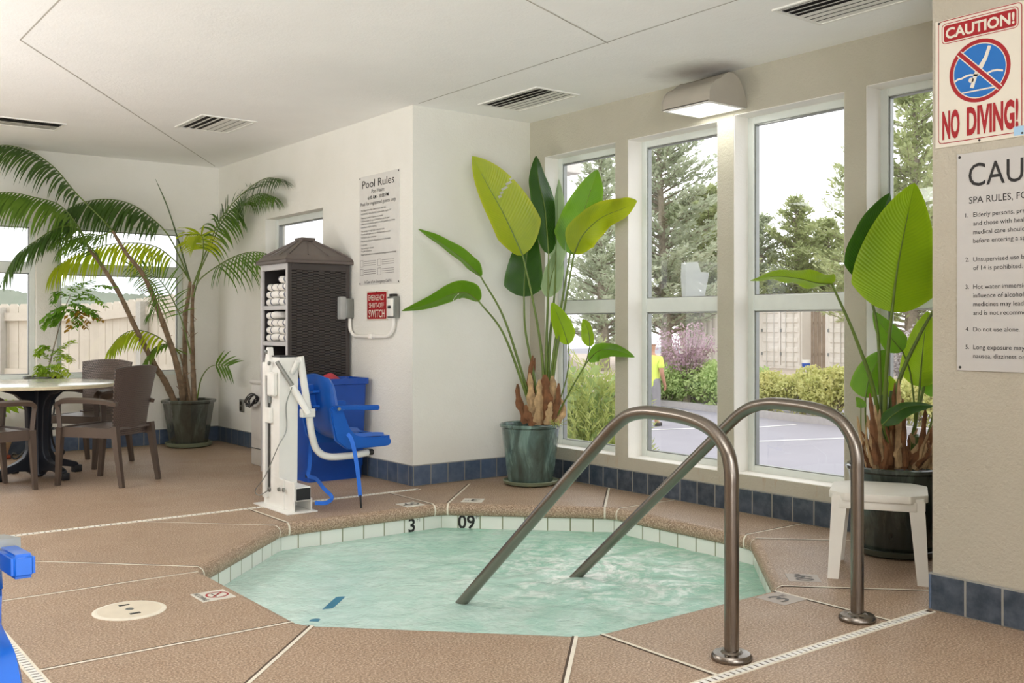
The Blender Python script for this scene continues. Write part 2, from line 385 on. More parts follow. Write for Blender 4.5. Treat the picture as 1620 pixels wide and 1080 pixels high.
# ---------------------------------------------------------------- lettering
def lettering(name, text, m, origin, right, up, h, parent=None, w=None, bold=0.0, align='LEFT', cap=True, spacing=1.0, maxw=None):
    """flat lettering: origin is the left (or centre) end of the base line, h the cap height, w squeezes to a width"""
    cu = bpy.data.curves.new(name, 'FONT'); cu.body = text; cu.size = 1.0; cu.offset = bold; cu.space_character = spacing; cu.extrude = 0.0; cu.resolution_u = 3
    ob = bpy.data.objects.new(name, cu); COL.objects.link(ob)
    bpy.context.view_layer.update(); dg = bpy.context.evaluated_depsgraph_get()
    me = bpy.data.meshes.new_from_object(ob.evaluated_get(dg)); bpy.data.objects.remove(ob); bpy.data.curves.remove(cu)
    if not len(me.vertices): return None
    xs = [v.co.x for v in me.vertices]; x0, x1 = min(xs), max(xs)
    k = h / .70; kx = k
    if w: kx = w / (x1 - x0)
    elif maxw and (x1 - x0) * k > maxw: kx = maxw / (x1 - x0)
    ax = x0 if align == 'LEFT' else (x0 + x1) / 2 if align == 'CENTER' else x1
    o, r, u = Vector(origin), Vector(right).normalized(), Vector(up).normalized(); nn = r.cross(u)
    for v in me.vertices: v.co = o + r * ((v.co.x - ax) * kx) + u * (v.co.y * k) + nn * .0006
    me.materials.clear(); me.materials.append(m)
    for p in me.polygons: p.material_index = 0
    b = bpy.data.objects.new(name, me); COL.objects.link(b)
    if parent: b.parent = parent
    return b
# ================================================================ the room
XL, XR, YA, YB, H, YP = 4.03, 5.155, 6.47, 10.31, 2.857, 2.32
def ring(half, ch=.05, z=None, c=(3.21, 4.33)):
    """octagon across-flats 2*half with each corner slightly clipped"""
    s = half * math.tan(R(22.5)); V = [Vector((half, -s)), Vector((half, s)), Vector((s, half)), Vector((-s, half)), Vector((-half, s)), Vector((-half, -s)), Vector((-s, -half)), Vector((s, -half))]
    out = []
    for i, v in enumerate(V):
        a = V[i - 1] - v; b = V[(i + 1) % 8] - v
        out += [v + a.normalized() * ch, v + b.normalized() * ch]
    return [(p.x + c[0], p.y + c[1]) if z is None else (p.x + c[0], p.y + c[1], z) for p in out]
HALF = 1.385
# ---- floor with the octagonal opening
b = bmesh.new()
hole = [b.verts.new((x, y, 0)) for x, y in ring(HALF + .045, .04)]
E_ = [b.edges.new((hole[i], hole[(i + 1) % 16])) for i in range(16)]
outer = [b.verts.new(p) for p in ((-7, -6, 0), (5.3, -6, 0), (5.3, 10.4, 0), (-7, 10.4, 0))]
E_ += [b.edges.new((outer[i], outer[(i + 1) % 4])) for i in range(4)]
bmesh.ops.triangle_fill(b, edges=E_, use_beauty=True)
bmesh.ops.recalc_face_normals(b, faces=b.faces[:])
for f in b.faces:
    if f.normal.z < 0: f.normal_flip()
struct('floor', MB().bm(b), M['deck'], 0)
# ---- bull-nosed coping all round the spa
prof = [(.046, 0.0), (.026, -.003), (.012, -.012), (.003, -.026), (0, -.042), (.002, -.066), (.010, -.078), (.04, -.082)]
m = MB(); rows = [ring(HALF + o, .04, z) for o, z in prof]
for i in range(len(rows) - 1):
    for k in range(16):
        a, c = rows[i][k], rows[i][(k + 1) % 16]; d, e = rows[i + 1][(k + 1) % 16], rows[i + 1][k]
        m.add([a, c, d, e], [(3, 2, 1, 0)])
bb = bmesh.new(); vs = [bb.verts.new(v) for v in m.v]
for f in m.f: bb.faces.new([vs[i] for i in f])
bmesh.ops.remove_doubles(bb, verts=bb.verts[:], dist=1e-5)
struct('trim_1', MB().bm(bb), M['deck'], 70)['label'] = 'rounded tan coping round the spa'
# ---- shell: tiled band, plaster walls, bench and floor
def uvtiles():
    t = NT('white_waterline_tile'); uv = t.n('ShaderNodeTexCoord').outputs['UV']
    br = t.n('ShaderNodeTexBrick', offset=0.0); br.inputs['Scale'].default_value = 1.0; br.inputs['Brick Width'].default_value = .152; br.inputs['Row Height'].default_value = .36
    br.inputs['Mortar Size'].default_value = .0045; br.inputs['Mortar Smooth'].default_value = .2
    br.inputs['Color1'].default_value = lin('#eceee6'); br.inputs['Color2'].default_value = lin('#e2e8de'); br.inputs['Mortar'].default_value = lin('#8a8f72')
    t.l(uv, br.inputs['Vector']); inv = t.math('SUBTRACT', 1.0, br.outputs['Fac'])
    t.bsdf(br.outputs['Color'], .25, nrm=t.bump(inv, .4, .003)); return t.m
M['waterline'] = uvtiles()
m = MB(); rr = ring(HALF + .022, .01); u = 0
for k in range(16):
    a, c = Vector(rr[k]), Vector(rr[(k + 1) % 16]); L = (c - a).length
    u0 = .03 if k % 2 else 0.0
    m.add([(a.x, a.y, -.40), (c.x, c.y, -.40), (c.x, c.y, -.07), (a.x, a.y, -.07)], [(1, 0, 3, 2)], [(u0, .01), (u0 + L, .01), (u0 + L, .34), (u0, .34)])
struct('trim_2', m, M['waterline'], 0)['label'] = 'band of white tiles at the water line'
m = MB()
lv = [(HALF + .02, -.38), (HALF + .02, -.50), (1.02, -.52), (1.0, -.55), (.99, -.95), (.02, -.96)]
rows = [ring(h, .01, z) for h, z in lv]
for i in range(len(rows) - 1):
    for k in range(16): m.add([rows[i][k], rows[i][(k + 1) % 16], rows[i + 1][(k + 1) % 16], rows[i + 1][k]], [(3, 2, 1, 0)])
struct('trim_3', m, M['plaster'], 40)['label'] = 'white plaster spa shell with a bench'
# blue tile edging: on the bench lip and up the entry step, just under the water
m = MB()
p0, p1 = onz(540, 946, -.1748), onz(496, 986, -.1748)
m.bar([p0, p1], .045, .02)
st = tag(m.build('step_edge', plain('blue_step_tile', '#3d7f98', .3)), 'blue tile edging of the underwater step at the left of the spa', 'step edging')
# ---- joints between the deck slabs
m_l = MB(); m_d = MB()
cx, cy = 3.21, 4.33
V8 = [Vector((x, y)) for x, y in ((HALF, -1), (HALF, 1))]
s8 = HALF * math.tan(R(22.5))
for k in range(8):
    n = Vector((math.cos(k * math.pi / 4), math.sin(k * math.pi / 4))); t = Vector((-n.y, n.x))
    for sg in (-1, 1):
        p = Vector((cx, cy)) + n * (HALF + .03) + t * sg * (s8 - .045)
        L = 9
        for ax, lim in ((0, .845), (0, 5.143), (1, 2.335), (1, 6.305)):
            if abs(n[ax]) > .01:
                q = (lim - p[ax]) / n[ax]
                if q > 0: L = min(L, q)
        q = p + n * L; w = .0075
        m_l.add([(p - t * w).to_3d() + Vector((0, 0, .0016)), (p + t * w).to_3d() + Vector((0, 0, .0016)), (q + t * w).to_3d() + Vector((0, 0, .0016)), (q - t * w).to_3d() + Vector((0, 0, .0016))], [(0, 1, 2, 3) if (t.x * n.y - t.y * n.x) > 0 else (3, 2, 1, 0)])
        # the strip runs down over the rounded edge
        base = Vector((cx, cy)) + t * sg * (s8 - .045)
        pts = [(o - .0012, z + .0012) for o, z in prof[:-1]]
        for i in range(len(pts) - 1):
            a = base + n * (HALF + pts[i][0]); c = base + n * (HALF + pts[i + 1][0]); w2 = .006
            m_l.add([(a.x - t.x * w2, a.y - t.y * w2, pts[i][1]), (a.x + t.x * w2, a.y + t.y * w2, pts[i][1]), (c.x + t.x * w2, c.y + t.y * w2, pts[i + 1][1]), (c.x - t.x * w2, c.y - t.y * w2, pts[i + 1][1])], [(0, 1, 2, 3)])
        w3 = .012
        o = t * (.012 if n.x + n.y > 0 else -.012)
        m_d.add([((p + o) - t * .005).to_3d() + Vector((0, 0, .001)), ((p + o) + t * .005).to_3d() + Vector((0, 0, .001)), ((q + o) + t * .005).to_3d() + Vector((0, 0, .001)), ((q + o) - t * .005).to_3d() + Vector((0, 0, .001))], [(0, 1, 2, 3)])  # thin dark line paints the shadow beside each strip
struct('trim_4', m_l, M['joint'], 0)['label'] = 'cream joint strips between the deck slabs'
struct('trim_5', m_d, M['joint_dark'], 0)['label'] = 'dark lines painted as shadow beside the joint strips'
# ---- slot drains
def drain(label, a, b_):
    a, b_ = Vector(a), Vector(b_); t = (b_ - a).normalized(); L = (b_ - a).length
    th = thing('deck_drain', label, 'drain', a, math.atan2(t.y, t.x), 'slot drains set in the deck')
    g = MB().box((0, -.024, -.02), (L, -.015, .003)).box((0, .015, -.02), (L, .024, .003)); g.build('drain_rail', M['joint'], th, 0)
    g = MB(); x = .004
    while x < L - .03:
        g.box((x, -.015, -.02), (x + .021, .015, .0022)); x += .031
    g.build('grate', M['white_plastic'], th, 0)
    MB().box((0, -.0145, -.02), (L, .0145, .0006)).build('channel', M['joint_dark'], th, 0)
drain('white slotted drain across the deck behind the pool lift', (.845, 6.33, 0), (4.0, 6.33, 0))
drain('white slotted drain in front of the two handrails', (.845, 2.31, 0), (4.0, 2.31, 0))
drain('white slotted drain beside the blue chair at the left edge', (.82, 2.28, 0), (.82, 6.36, 0))
# ---- water
def water():
    t = NT('milky_spa_water'); o = t.obj()
    sep = t.n('ShaderNodeSeparateXYZ'); t.l(o, sep.inputs[0])
    # churned region round the jets on the right
    dx = t.math('SUBTRACT', sep.outputs[0], 3.75); dy = t.math('SUBTRACT', sep.outputs[1], 4.15)
    rad = t.math('SQRT', t.math('ADD', t.math('MULTIPLY', dx, dx), t.math('MULTIPLY', dy, dy)))
    jet = t.ramp(rad, [(.15, (1, 1, 1, 1)), (.95, (0, 0, 0, 1))])
    sw = t.noise(3.2, 7, .68, o, 1.6); fine = t.noise(11, 6, .7, o, 1.2)
    foam = t.ramp(t.math('ADD', t.math('MULTIPLY', sw, .6), t.math('MULTIPLY', fine, .4)), [(.46, (0, 0, 0, 1)), (.57, (1, 1, 1, 1))])
    foam_j = t.math('MULTIPLY', foam, t.math('ADD', t.math('MULTIPLY', jet, .95), .22), True)
    side = t.ramp(t.math('MULTIPLY', t.math('SUBTRACT', t.math('ADD', t.math('MULTIPLY', sep.outputs[0], .33), t.math('MULTIPLY', t.noise(1.2, 3, .5, o), .25)), .60), 1.0), [(.15, lin('#daf7ee')), (.5, lin('#c4eedf')), (.95, lin('#9edabd'))])
    side = t.mix(t.ramp(t.noise(2.2, 6, .65, o, .8), [(.4, (0, 0, 0, 1)), (.7, (.45, .45, .45, 1))]), side, lin('#eefbf5'))
    col = t.mix(foam_j, side, lin('#f2faf4'))
    dif = t.n('ShaderNodeBsdfDiffuse'); t.l(col, dif.inputs[0])
    tr = t.n('ShaderNodeBsdfTransparent'); tr.inputs[0].default_value = lin('#dffaf1')
    gl = t.n('ShaderNodeBsdfGlossy'); gl.inputs['Roughness'].default_value = .06
    h = t.math('ADD', t.math('MULTIPLY', t.noise(9, 5, .6, o, .6), 1.0), t.math('MULTIPLY', t.noise(34, 4, .6, o, .4), .3))
    nr = t.bump(h, .35, .03); t.l(nr, gl.inputs['Normal']); t.l(nr, dif.inputs['Normal'])
    m1 = t.n('ShaderNodeMixShader'); m1.inputs[0].default_value = .34
    t.l(t.math('SUBTRACT', .25, t.math('MULTIPLY', foam_j, .25), True), m1.inputs[0]); t.l(dif.outputs[0], m1.inputs[1]); t.l(tr.outputs[0], m1.inputs[2])
    fr = t.n('ShaderNodeFresnel'); fr.inputs['IOR'].default_value = 1.33; t.l(nr, fr.inputs['Normal'])
    m2 = t.n('ShaderNodeMixShader'); t.l(t.math('MULTIPLY', fr.outputs[0], .8), m2.inputs[0]); t.l(m1.outputs[0], m2.inputs[1]); t.l(gl.outputs[0], m2.inputs[2])
    t.l(m2.outputs[0], t.out.inputs[0]); return t.m
m = MB(); NR, NA = 46, 192; edge = [Vector(p) for p in ring(HALF + .021, .01)]
def bnd(a):
    d = Vector((math.cos(a), math.sin(a))); k = round(a / (math.pi / 4)); n = Vector((math.cos(k * math.pi / 4), math.sin(k * math.pi / 4)))
    return d * ((HALF + .021) / d.dot(n))
vs = [(cx, cy, -.165)]
for i in range(1, NR + 1):
    for k in range(NA):
        p = bnd(2 * math.pi * k / NA) * (i / NR) + Vector((cx, cy))
        jet = max(0, 1 - (p - Vector((3.75, 4.15))).length / 1.1)
        z = -.165 + (.003 + .011 * jet) * noise.noise(Vector((p.x * 7, p.y * 7, 0))) + (.001 + .006 * jet) * noise.noise(Vector((p.x * 17, p.y * 17, 3)))
        vs.append((p.x, p.y, z))
fs = [(0, 1 + k, 1 + (k + 1) % NA) for k in range(NA)] + [(1 + (i - 1) * NA + k, 1 + i * NA + k, 1 + i * NA + (k + 1) % NA, 1 + (i - 1) * NA + (k + 1) % NA) for i in range(1, NR) for k in range(NA)]
m.add(vs, fs)
tag(m.build('spa_water', water(), None, 180), 'pale green milky water with white foam filling the spa', 'water', kind='stuff')

# ---- walls
def wall(name, axis, plane, thick, a0, a1, openings, mat='wall', z1=H):
    """slab on x = plane (axis 'x') or y = plane, thickness outward, running a0..a1, openings (a, b, z0, z1)"""
    g = MB()
    def bx(a, b_, z0, z1):
        if b_ - a < 1e-4 or z1 - z0 < 1e-4: return
        if axis == 'x': g.box((plane, a, z0), (plane + thick, b_, z1))
        else: g.box((a, plane, z0), (b_, plane + thick, z1))
    cur = a0
    for (a, b_, z0, zt) in sorted(openings):
        bx(cur, a, 0, z1); bx(a, b_, 0, z0); bx(a, b_, zt, z1); cur = b_
    bx(cur, a1, 0, z1)
    return struct(name, g, M[mat], 0)
W = [(5.462, 6.285, .243, 2.556), (4.483, 5.332, .243, 2.556), (3.517, 4.347, .243, 2.572), (2.55, 3.375, .243, 2.58)]
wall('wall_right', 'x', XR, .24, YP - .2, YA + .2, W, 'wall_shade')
wall('wall_left', 'x', XL, .2, YA, YB + .2, [(7.93, 9.12, .72, 2.222)])
wall('wall_alcove', 'y', YA, .2, XL + .2, XR + .24, [])
g = MB()
for a, b_, z0, zt in W:      # lighter lining: daylight on the window openings put into the colour
    x0, x1, e = XR + .003, XR + .20, .004
    g.box((x0, a, z0), (x1, a + e, zt)).box((x0, b_ - e, z0), (x1, b_, zt)).box((x0, a, z0), (x1, b_, z0 + e)).box((x0, a, zt - e), (x1, b_, zt))
struct('trim_8', g, M['reveal'], 0)['label'] = 'lining of the window openings, lightened to imitate daylight'
BW = [(2.44, 3.672, .70, 2.185), (1.06, 2.262, .70, 2.185), (-.32, .88, .70, 2.185)]
BW += [(-1.7, -.5, .70, 2.185), (-3.1, -1.9, .70, 2.185)]
wall('wall_back', 'y', YB, .2, -4.5, XL, BW)
wall('wall_far', 'x', -4.7, .2, -6, YB + .2, [(-4.5, -3.0, .7, 2.2), (-2.5, -1.0, .7, 2.2)])
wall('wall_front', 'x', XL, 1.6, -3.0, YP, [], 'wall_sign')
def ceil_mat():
    k = NT('white_ceiling_with_brown_patch'); o = k.obj(); n = k.noise(1.3, 4, .6, o)
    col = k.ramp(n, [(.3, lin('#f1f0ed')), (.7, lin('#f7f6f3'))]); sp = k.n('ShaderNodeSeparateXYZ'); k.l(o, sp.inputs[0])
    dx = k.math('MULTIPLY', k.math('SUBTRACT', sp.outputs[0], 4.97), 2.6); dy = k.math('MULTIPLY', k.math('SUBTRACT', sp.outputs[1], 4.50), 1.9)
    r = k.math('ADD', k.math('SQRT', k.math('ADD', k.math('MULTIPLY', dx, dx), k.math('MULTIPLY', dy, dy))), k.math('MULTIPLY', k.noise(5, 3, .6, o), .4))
    col = k.mix(k.ramp(r, [(.30, (.55, .55, .55, 1)), (.95, (0, 0, 0, 1))]), col, lin('#7d7462'))  # grey-brown patch above the wall lamp, fading outward
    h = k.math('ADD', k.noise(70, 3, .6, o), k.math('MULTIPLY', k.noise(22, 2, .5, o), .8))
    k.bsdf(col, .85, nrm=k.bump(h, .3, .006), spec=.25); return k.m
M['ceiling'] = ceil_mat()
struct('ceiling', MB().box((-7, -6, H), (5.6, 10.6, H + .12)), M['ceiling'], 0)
# ---- tiled base along the walls
def base(name, lo, hi, mt): return struct(name, MB().box(lo, hi, .003, seg=1), M[mt], 0)
BT = .157
base('baseboard_right', (XR - .012, YP + .012, 0), (XR, YA - .012, BT), 'base_tile_shaded')
base('baseboard_alcove', (XL, YA - .012, 0), (XR, YA, BT), 'base_tile')
base('baseboard_left', (XL - .012, YA - .012, 0), (XL, YB - .012, BT), 'base_tile_left')
base('baseboard_back', (-4.5, YB - .012, 0), (XL, YB, BT), 'base_tile')
base('baseboard_front', (XL - .012, -3, 0), (XL, YP, BT), 'base_tile_shaded')
base('baseboard_return', (XL - .012, YP, 0), (XR, YP + .012, BT), 'base_tile')
# ---- windows
def window(k, axis, plane, a0, a1, z0, z1, ma, mb_, fw=.05, dp=.055):
    root = bpy.data.objects.new('window_%d' % k, None); COL.objects.link(root); root['kind'] = 'structure'
    def bx(g, p0, p1, a, b_, za, zb, bev=.004):
        if axis == 'x': g.box((plane + p0, a, za), (plane + p1, b_, zb), bev, seg=1)
        else: g.box((a, plane + p0, za), (b_, plane + p1, zb), bev, seg=1)
    g = MB(); bx(g, 0, dp, a0, a0 + fw, z0, z1); bx(g, 0, dp, a1 - fw, a1, z0, z1); bx(g, 0, dp, a0 + fw, a1 - fw, z0, z0 + .045); bx(g, 0, dp, a0 + fw, a1 - fw, z1 - fw, z1)
    g.build('window_frame', M['white_frame'], root, 0)
    g = MB(); bx(g, .0, dp, a0 + fw, a1 - fw, ma, mb_); g.build('mid_rail', M['white_frame'], root, 0)
    gk = MB()
    for (za, zb) in ((z0 + .045, ma), (mb_, z1 - fw)):
        A, B = a0 + fw, a1 - fw
        for (c, d, e, f_) in ((A, A + .009, za, zb), (B - .009, B, za, zb), (A, B, za, za + .006), (A, B, zb - .009, zb)): bx(gk, .012, dp - .01, c, d, e, f_, 0)
        A_, B_, q = A + .001, B - .001, plane + .03
        g = MB(); g.add([(q, A_, za), (q, B_, za), (q, B_, zb), (q, A_, zb)] if axis == 'x' else [(A_, q, za), (B_, q, za), (B_, q, zb), (A_, q, zb)], [(3, 2, 1, 0) if axis == 'x' else (0, 1, 2, 3)]); g.build('pane', M['glass'], root, 0)
    gk.build('gasket', M['grey_metal'], root, 0)
    return root
XF = 5.297
for k, (a, b_, z0, z1) in enumerate(W): window(k + 1, 'x', XF, a, b_, z0, z1, 1.300, 1.402)
for k, (a, b_, z0, z1) in enumerate(BW[:2]): window(k + 5, 'y', YB + .06, a, b_, z0, z1, 1.70, 1.80)
window(7, 'x', XL + .1, 7.93, 9.12, .72, 2.222, 1.30, 1.38, .06)
# ---- ceiling seams
g = MB()
for pts in ([(1.313, 6.387), (3.95, 10.2)], [(1.305, 4.2), (1.313, 6.387)], [(2.2, 3.66), (4.058, 4.361)], [(4.04, 2.4), (4.04, 6.4)]):
    a, c = Vector(pts[0]), Vector(pts[1]); t = (c - a).normalized(); nn = Vector((-t.y, t.x)) * .005
    g.add([(a.x - nn.x, a.y - nn.y, H - .0012), (a.x + nn.x, a.y + nn.y, H - .0012), (c.x + nn.x, c.y + nn.y, H - .0012), (c.x - nn.x, c.y - nn.y, H - .0012)], [(0, 1, 2, 3)])
struct('trim_6', g, M['gap'], 0)['label'] = 'fine seams in the ceiling'
# ================================================================ things fixed to walls and ceiling
def vent(label, x, y, w, d, along):
    """ceiling air vent: frame, back plate and slats; long side along x or y; (x, y) the centre"""
    t = thing('ceiling_vent', label, 'vent', (x, y, H), R(180) if along == 'x' else R(90), 'slotted vents in the ceiling')
    g = MB()
    for a, b_, c, e in ((-w / 2, w / 2, -d / 2, -d / 2 + .02), (-w / 2, w / 2, d / 2 - .02, d / 2), (-w / 2, -w / 2 + .02, -d / 2 + .02, d / 2 - .02), (w / 2 - .02, w / 2, -d / 2 + .02, d / 2 - .02)):
        g.box((a, c, -.008), (b_, e, 0))
    g.build('frame', M['white_plastic'], t, 0)
    MB().box((-w / 2 + .02, -d / 2 + .02, -.0012), (w / 2 - .02, d / 2 - .02, 0)).build('backing', M['cab_dark'], t, 0)
    n = 7; st = (d - .04) / n; g = MB()
    for k in range(n):
        y0 = -d / 2 + .02 + k * st
        if k >= 4: vs = [(-w / 2 + .02, y0 + st * .46, -.004), (w / 2 - .02, y0 + st * .46, -.004), (w / 2 - .02, y0 + st, -.010), (-w / 2 + .02, y0 + st, -.010)]      # open blades: dark slots between
        else: vs = [(-w / 2 + .02, y0, -.004), (w / 2 - .02, y0, -.004), (w / 2 - .02, y0 + st * .985, -.007), (-w / 2 + .02, y0 + st * .985, -.007)]      # blades seen shut
        g.add(vs, [(3, 2, 1, 0)])
    g.build('slat', M['white_plastic'], t, 0); return t
vent('white ceiling vent with dark slots above the round table, cut by the left edge', 1.66, 8.98, 1.0, .36, 'x')
vent('small white ceiling vent with dark slots nearest the potted palm', 3.13, 8.07, .62, .46, 'y')
vent('white ceiling vent with dark slots before the corner wall', 4.60, 5.80, .70, .40, 'y')
vent('white ceiling vent with dark slots at the top edge, nearest the no diving sign', 4.52, 2.98, .80, .42, 'y')

# wall lamp over the windows
t = thing('wall_lamp', 'cream hooded wall lamp glowing above the windows', 'lamp', (XR, 4.44, 2.6))
def hood(a, inset=0.0):
    """side outline of the hood in (x, z), x towards the room is negative"""
    P = [(-.355, 0), (-.355, .055), (-.335, .10), (-.295, .135), (-.255, .15), (-.225, .175), (-.18, .20), (-.13, .20), (-.08, .175), (-.04, .12), (-.012, .05), (0, 0)]
    return [(x, z) for x, z in P]
P = hood(0)
for nm, ya, yb, zt in (('end_cap', -.205, -.195, 1.06), ('end_cap', .195, .205, 1.06)):
    g = MB(); n = len(P); c = Vector((-.17, 0, .07))
    q = [Vector((c.x + (x - c.x) * 1.02, 0, c.z + (z - c.z) * 1.02 if z > 0 else z)) for x, z in P]
    vs = [(p.x, ya, p.z) for p in q] + [(p.x, yb, p.z) for p in q]
    g.add(vs, [tuple(range(n)), tuple(range(2 * n - 1, n - 1, -1))] + [(i, i + n, (i + 1) % n + n, (i + 1) % n) for i in range(n)])
    g.build(nm, M['lamp_body'], t, 30)
g = MB(); n = len(P)
vs = [(x, -.195, z) for x, z in P] + [(x, .195, z) for x, z in P]
g.add(vs, [(i, i + n, i + 1 + n, i + 1) for i in range(n - 1)]); g.build('hood', M['lamp_body'], t, 40)
MB().box((-.09, -.10, .12), (0, .10, .236), .02).build('mount', M['lamp_body'], t)
g = MB()
for lo, hi in (((-.355, -.195, -.006), (-.335, .195, .006)), ((-.02, -.195, -.006), (0, .195, .006)), ((-.335, -.195, -.006), (-.02, -.178, .006)), ((-.335, .178, -.006), (-.02, .195, .006))): g.box(lo, hi)
g.build('lens_frame', M['white_plastic'], t, 0)
MB().box((-.335, -.178, -.002), (-.02, .178, .004)).build('lens', M['lamp_lens'], t, 0)

# ---------------------------------------------------------------- signs (sx: metres from the left edge, z: height)
def sign(name, label, Y0, z0, z1, w, board, thick=.006):
    t = thing(name, label, 'sign', (XL, Y0, z0))
    MB().box((-thick, -w, 0), (0, 0, z1 - z0), .0015, seg=1).build('board', M[board], t, 0); return t
RT, UP = (0, -1, 0), (0, 0, 1)
def sheet(parent, name, m, polys, x=-.0066):
    """flat printed shapes: polys in (sx, z) local to the sign"""
    g = MB()
    for P in polys: g.add([(x, -p[0], p[1]) for p in P], [tuple(range(len(P)))])
    return g.build(name, m, parent, 0)
def rrect(a, b_, c, d, r=.012, n=4):
    out = []
    for cx_, cy_, q in ((b_ - r, c + r, -90), (b_ - r, d - r, 0), (a + r, d - r, 90), (a + r, c + r, 180)):
        for k in range(n + 1): out.append((cx_ + r * math.cos(R(q + 90 * k / n)), cy_ + r * math.sin(R(q + 90 * k / n))))
    return out
def rframe(a, b_, c, d, r, w):
    o, i = rrect(a, b_, c, d, r), rrect(a + w, b_ - w, c + w, d - w, max(.002, r - w)); n = len(o)
    return [[o[k], o[(k + 1) % n], i[(k + 1) % n], i[k]] for k in range(n)]
def annulus(cx_, cy_, r0, r1, n=48): return [[(cx_ + r * math.cos(a), cy_ + r * math.sin(a)) for r, a in ((r1, p), (r1, q), (r0, q), (r0, p))] for p, q in ((2 * math.pi * k / n, 2 * math.pi * (k + 1) / n) for k in range(n))]
def disc(cx_, cy_, r, n=48): return [[(cx_ + r * math.cos(2 * math.pi * k / n), cy_ + r * math.sin(2 * math.pi * k / n)) for k in range(n)]]
def at(sx, z, k=0): return (-.0068 - k * .0004, -sx, z)
def screws(t, pts, r=.006):
    for sx, z in pts: MB().lathe([(r, 0), (r * .8, .003), (0, .0035)], 10).build('screw', M['dark_metal'], t).matrix_local = Matrix.Translation((-.006, -sx, z)) @ Matrix.Rotation(R(-90), 4, 'Y')
# no-diving sign
t = sign('warning_sign', 'red, white and blue no diving sign, uppermost on the right wall', 2.305, 1.948, 2.482, .378, 'ivory_sign')
Z = 1.948
sheet(t, 'border', M['sign_red'], rframe(.014, .366, 2.479 - Z - .515, 2.479 - Z, .018, .0035))
sheet(t, 'border', M['sign_red'], rframe(.030, .352, 2.380 - Z, 2.466 - Z, .018, .003))
sheet(t, 'banner', M['sign_red'], [rrect(.040, .343, 2.388 - Z, 2.457 - Z, .010)])
lettering('lettering', 'CAUTION!', M['ivory_sign'], at(.048, 2.401 - Z, 1), RT, UP, .043, t, w=.288, bold=.030)
sheet(t, 'prohibition_ring', M['sign_red'], annulus(.192, 2.241 - Z, .112, .128))
sheet(t, 'roundel', M['sign_blue'], disc(.192, 2.241 - Z, .108))
fig = [[(.228, 2.335 - Z), (.242, 2.331 - Z), (.224, 2.281 - Z), (.205, 2.247 - Z), (.190, 2.262 - Z), (.212, 2.292 - Z)], [(.190, 2.262 - Z), (.205, 2.247 - Z), (.184, 2.221 - Z), (.168, 2.173 - Z), (.153, 2.178 - Z), (.166, 2.222 - Z), (.174, 2.240 - Z)]] + disc(.158, 2.208 - Z, .011, 14)
sheet(t, 'diver_mark', M['ivory_sign'], fig, -.0072)
wv = [(.088, 2.214), (.10, 2.221), (.118, 2.222), (.135, 2.228), (.155, 2.230), (.18, 2.224), (.205, 2.226), (.225, 2.223), (.245, 2.229), (.265, 2.229), (.29, 2.222)]
sheet(t, 'wave_mark', M['ivory_sign'], [[(a[0], a[1] - Z - .004), (b_[0], b_[1] - Z - .004), (b_[0], b_[1] - Z + .004), (a[0], a[1] - Z + .004)] for a, b_ in zip(wv, wv[1:])] + [[(.118, 2.158 - Z), (.262, 2.160 - Z), (.262, 2.166 - Z), (.118, 2.164 - Z)]], -.0072)
sheet(t, 'slash', M['sign_red'], [[(.100, 2.322 - Z), (.112, 2.333 - Z), (.284, 2.160 - Z), (.272, 2.149 - Z)]], -.0076)
sheet(t, 'slash_edge', M['ivory_sign'], [[(.097, 2.319 - Z), (.115, 2.336 - Z), (.287, 2.163 - Z), (.269, 2.146 - Z)]], -.0074)
lettering('lettering', 'NO', M['sign_red'], at(.033, 1.987 - Z), RT, UP, .108, t, w=.076, bold=.045)
lettering('lettering', 'DIVING!', M['sign_red'], at(.139, 1.988 - Z), RT, UP, .108, t, w=.212, bold=.040)
sheet(t, 'tape_patch', M['tape'], [[(.333, 1.953 - Z), (.372, 1.953 - Z), (.372, 1.989 - Z), (.333, 1.989 - Z)]], -.0078)
screws(t, [(.018, 2.472 - Z), (.192, 1.957 - Z), (.366, 1.960 - Z)], .005)
# spa rules sign
t = sign('rules_sign', 'pale grey spa rules sign below the no diving sign, cut by the right edge', 2.208, 1.016, 1.911, .62, 'grey_sign', .008)
Z = 1.016
def ln(txt, sx, z, h, k=0, **kw): return lettering('lettering', txt, M['ink'], (-.0088, -sx, z - Z), RT, UP, h, t, **kw)
ln('CAUTION', .051, 1.772, .094, w=.50, bold=.002)
ln('SPA RULES, FOR YOUR SAFETY', .053, 1.702, .028, maxw=.51)
rows = [('1.', 1.664, ['Elderly persons, pregnant women,', 'and those with health conditions requiring', 'medical care should consult a physician', 'before entering a spa.']), ('2.', 1.482, ['Unsupervised use by children under the age', 'of 14 is prohibited.']),
        ('3.', 1.370, ['Hot water immersion while under the', 'influence of alcohol, narcotics, drugs or', 'medicines may lead to serious consequences', 'and is not recommended.']), ('4.', 1.196, ['Do not use alone.']), ('5.', 1.123, ['Long exposure may result in hyperthermia,', 'nausea, dizziness or fainting.'])]
for num, z, L in rows:
    ln(num, .038, z - .017, .017)
    for i, s in enumerate(L): ln(s, .071, z - .018 - i * .0355, .0185, maxw=.5)
screws(t, [(.012, 1.897 - Z), (.014, 1.030 - Z)], .007)
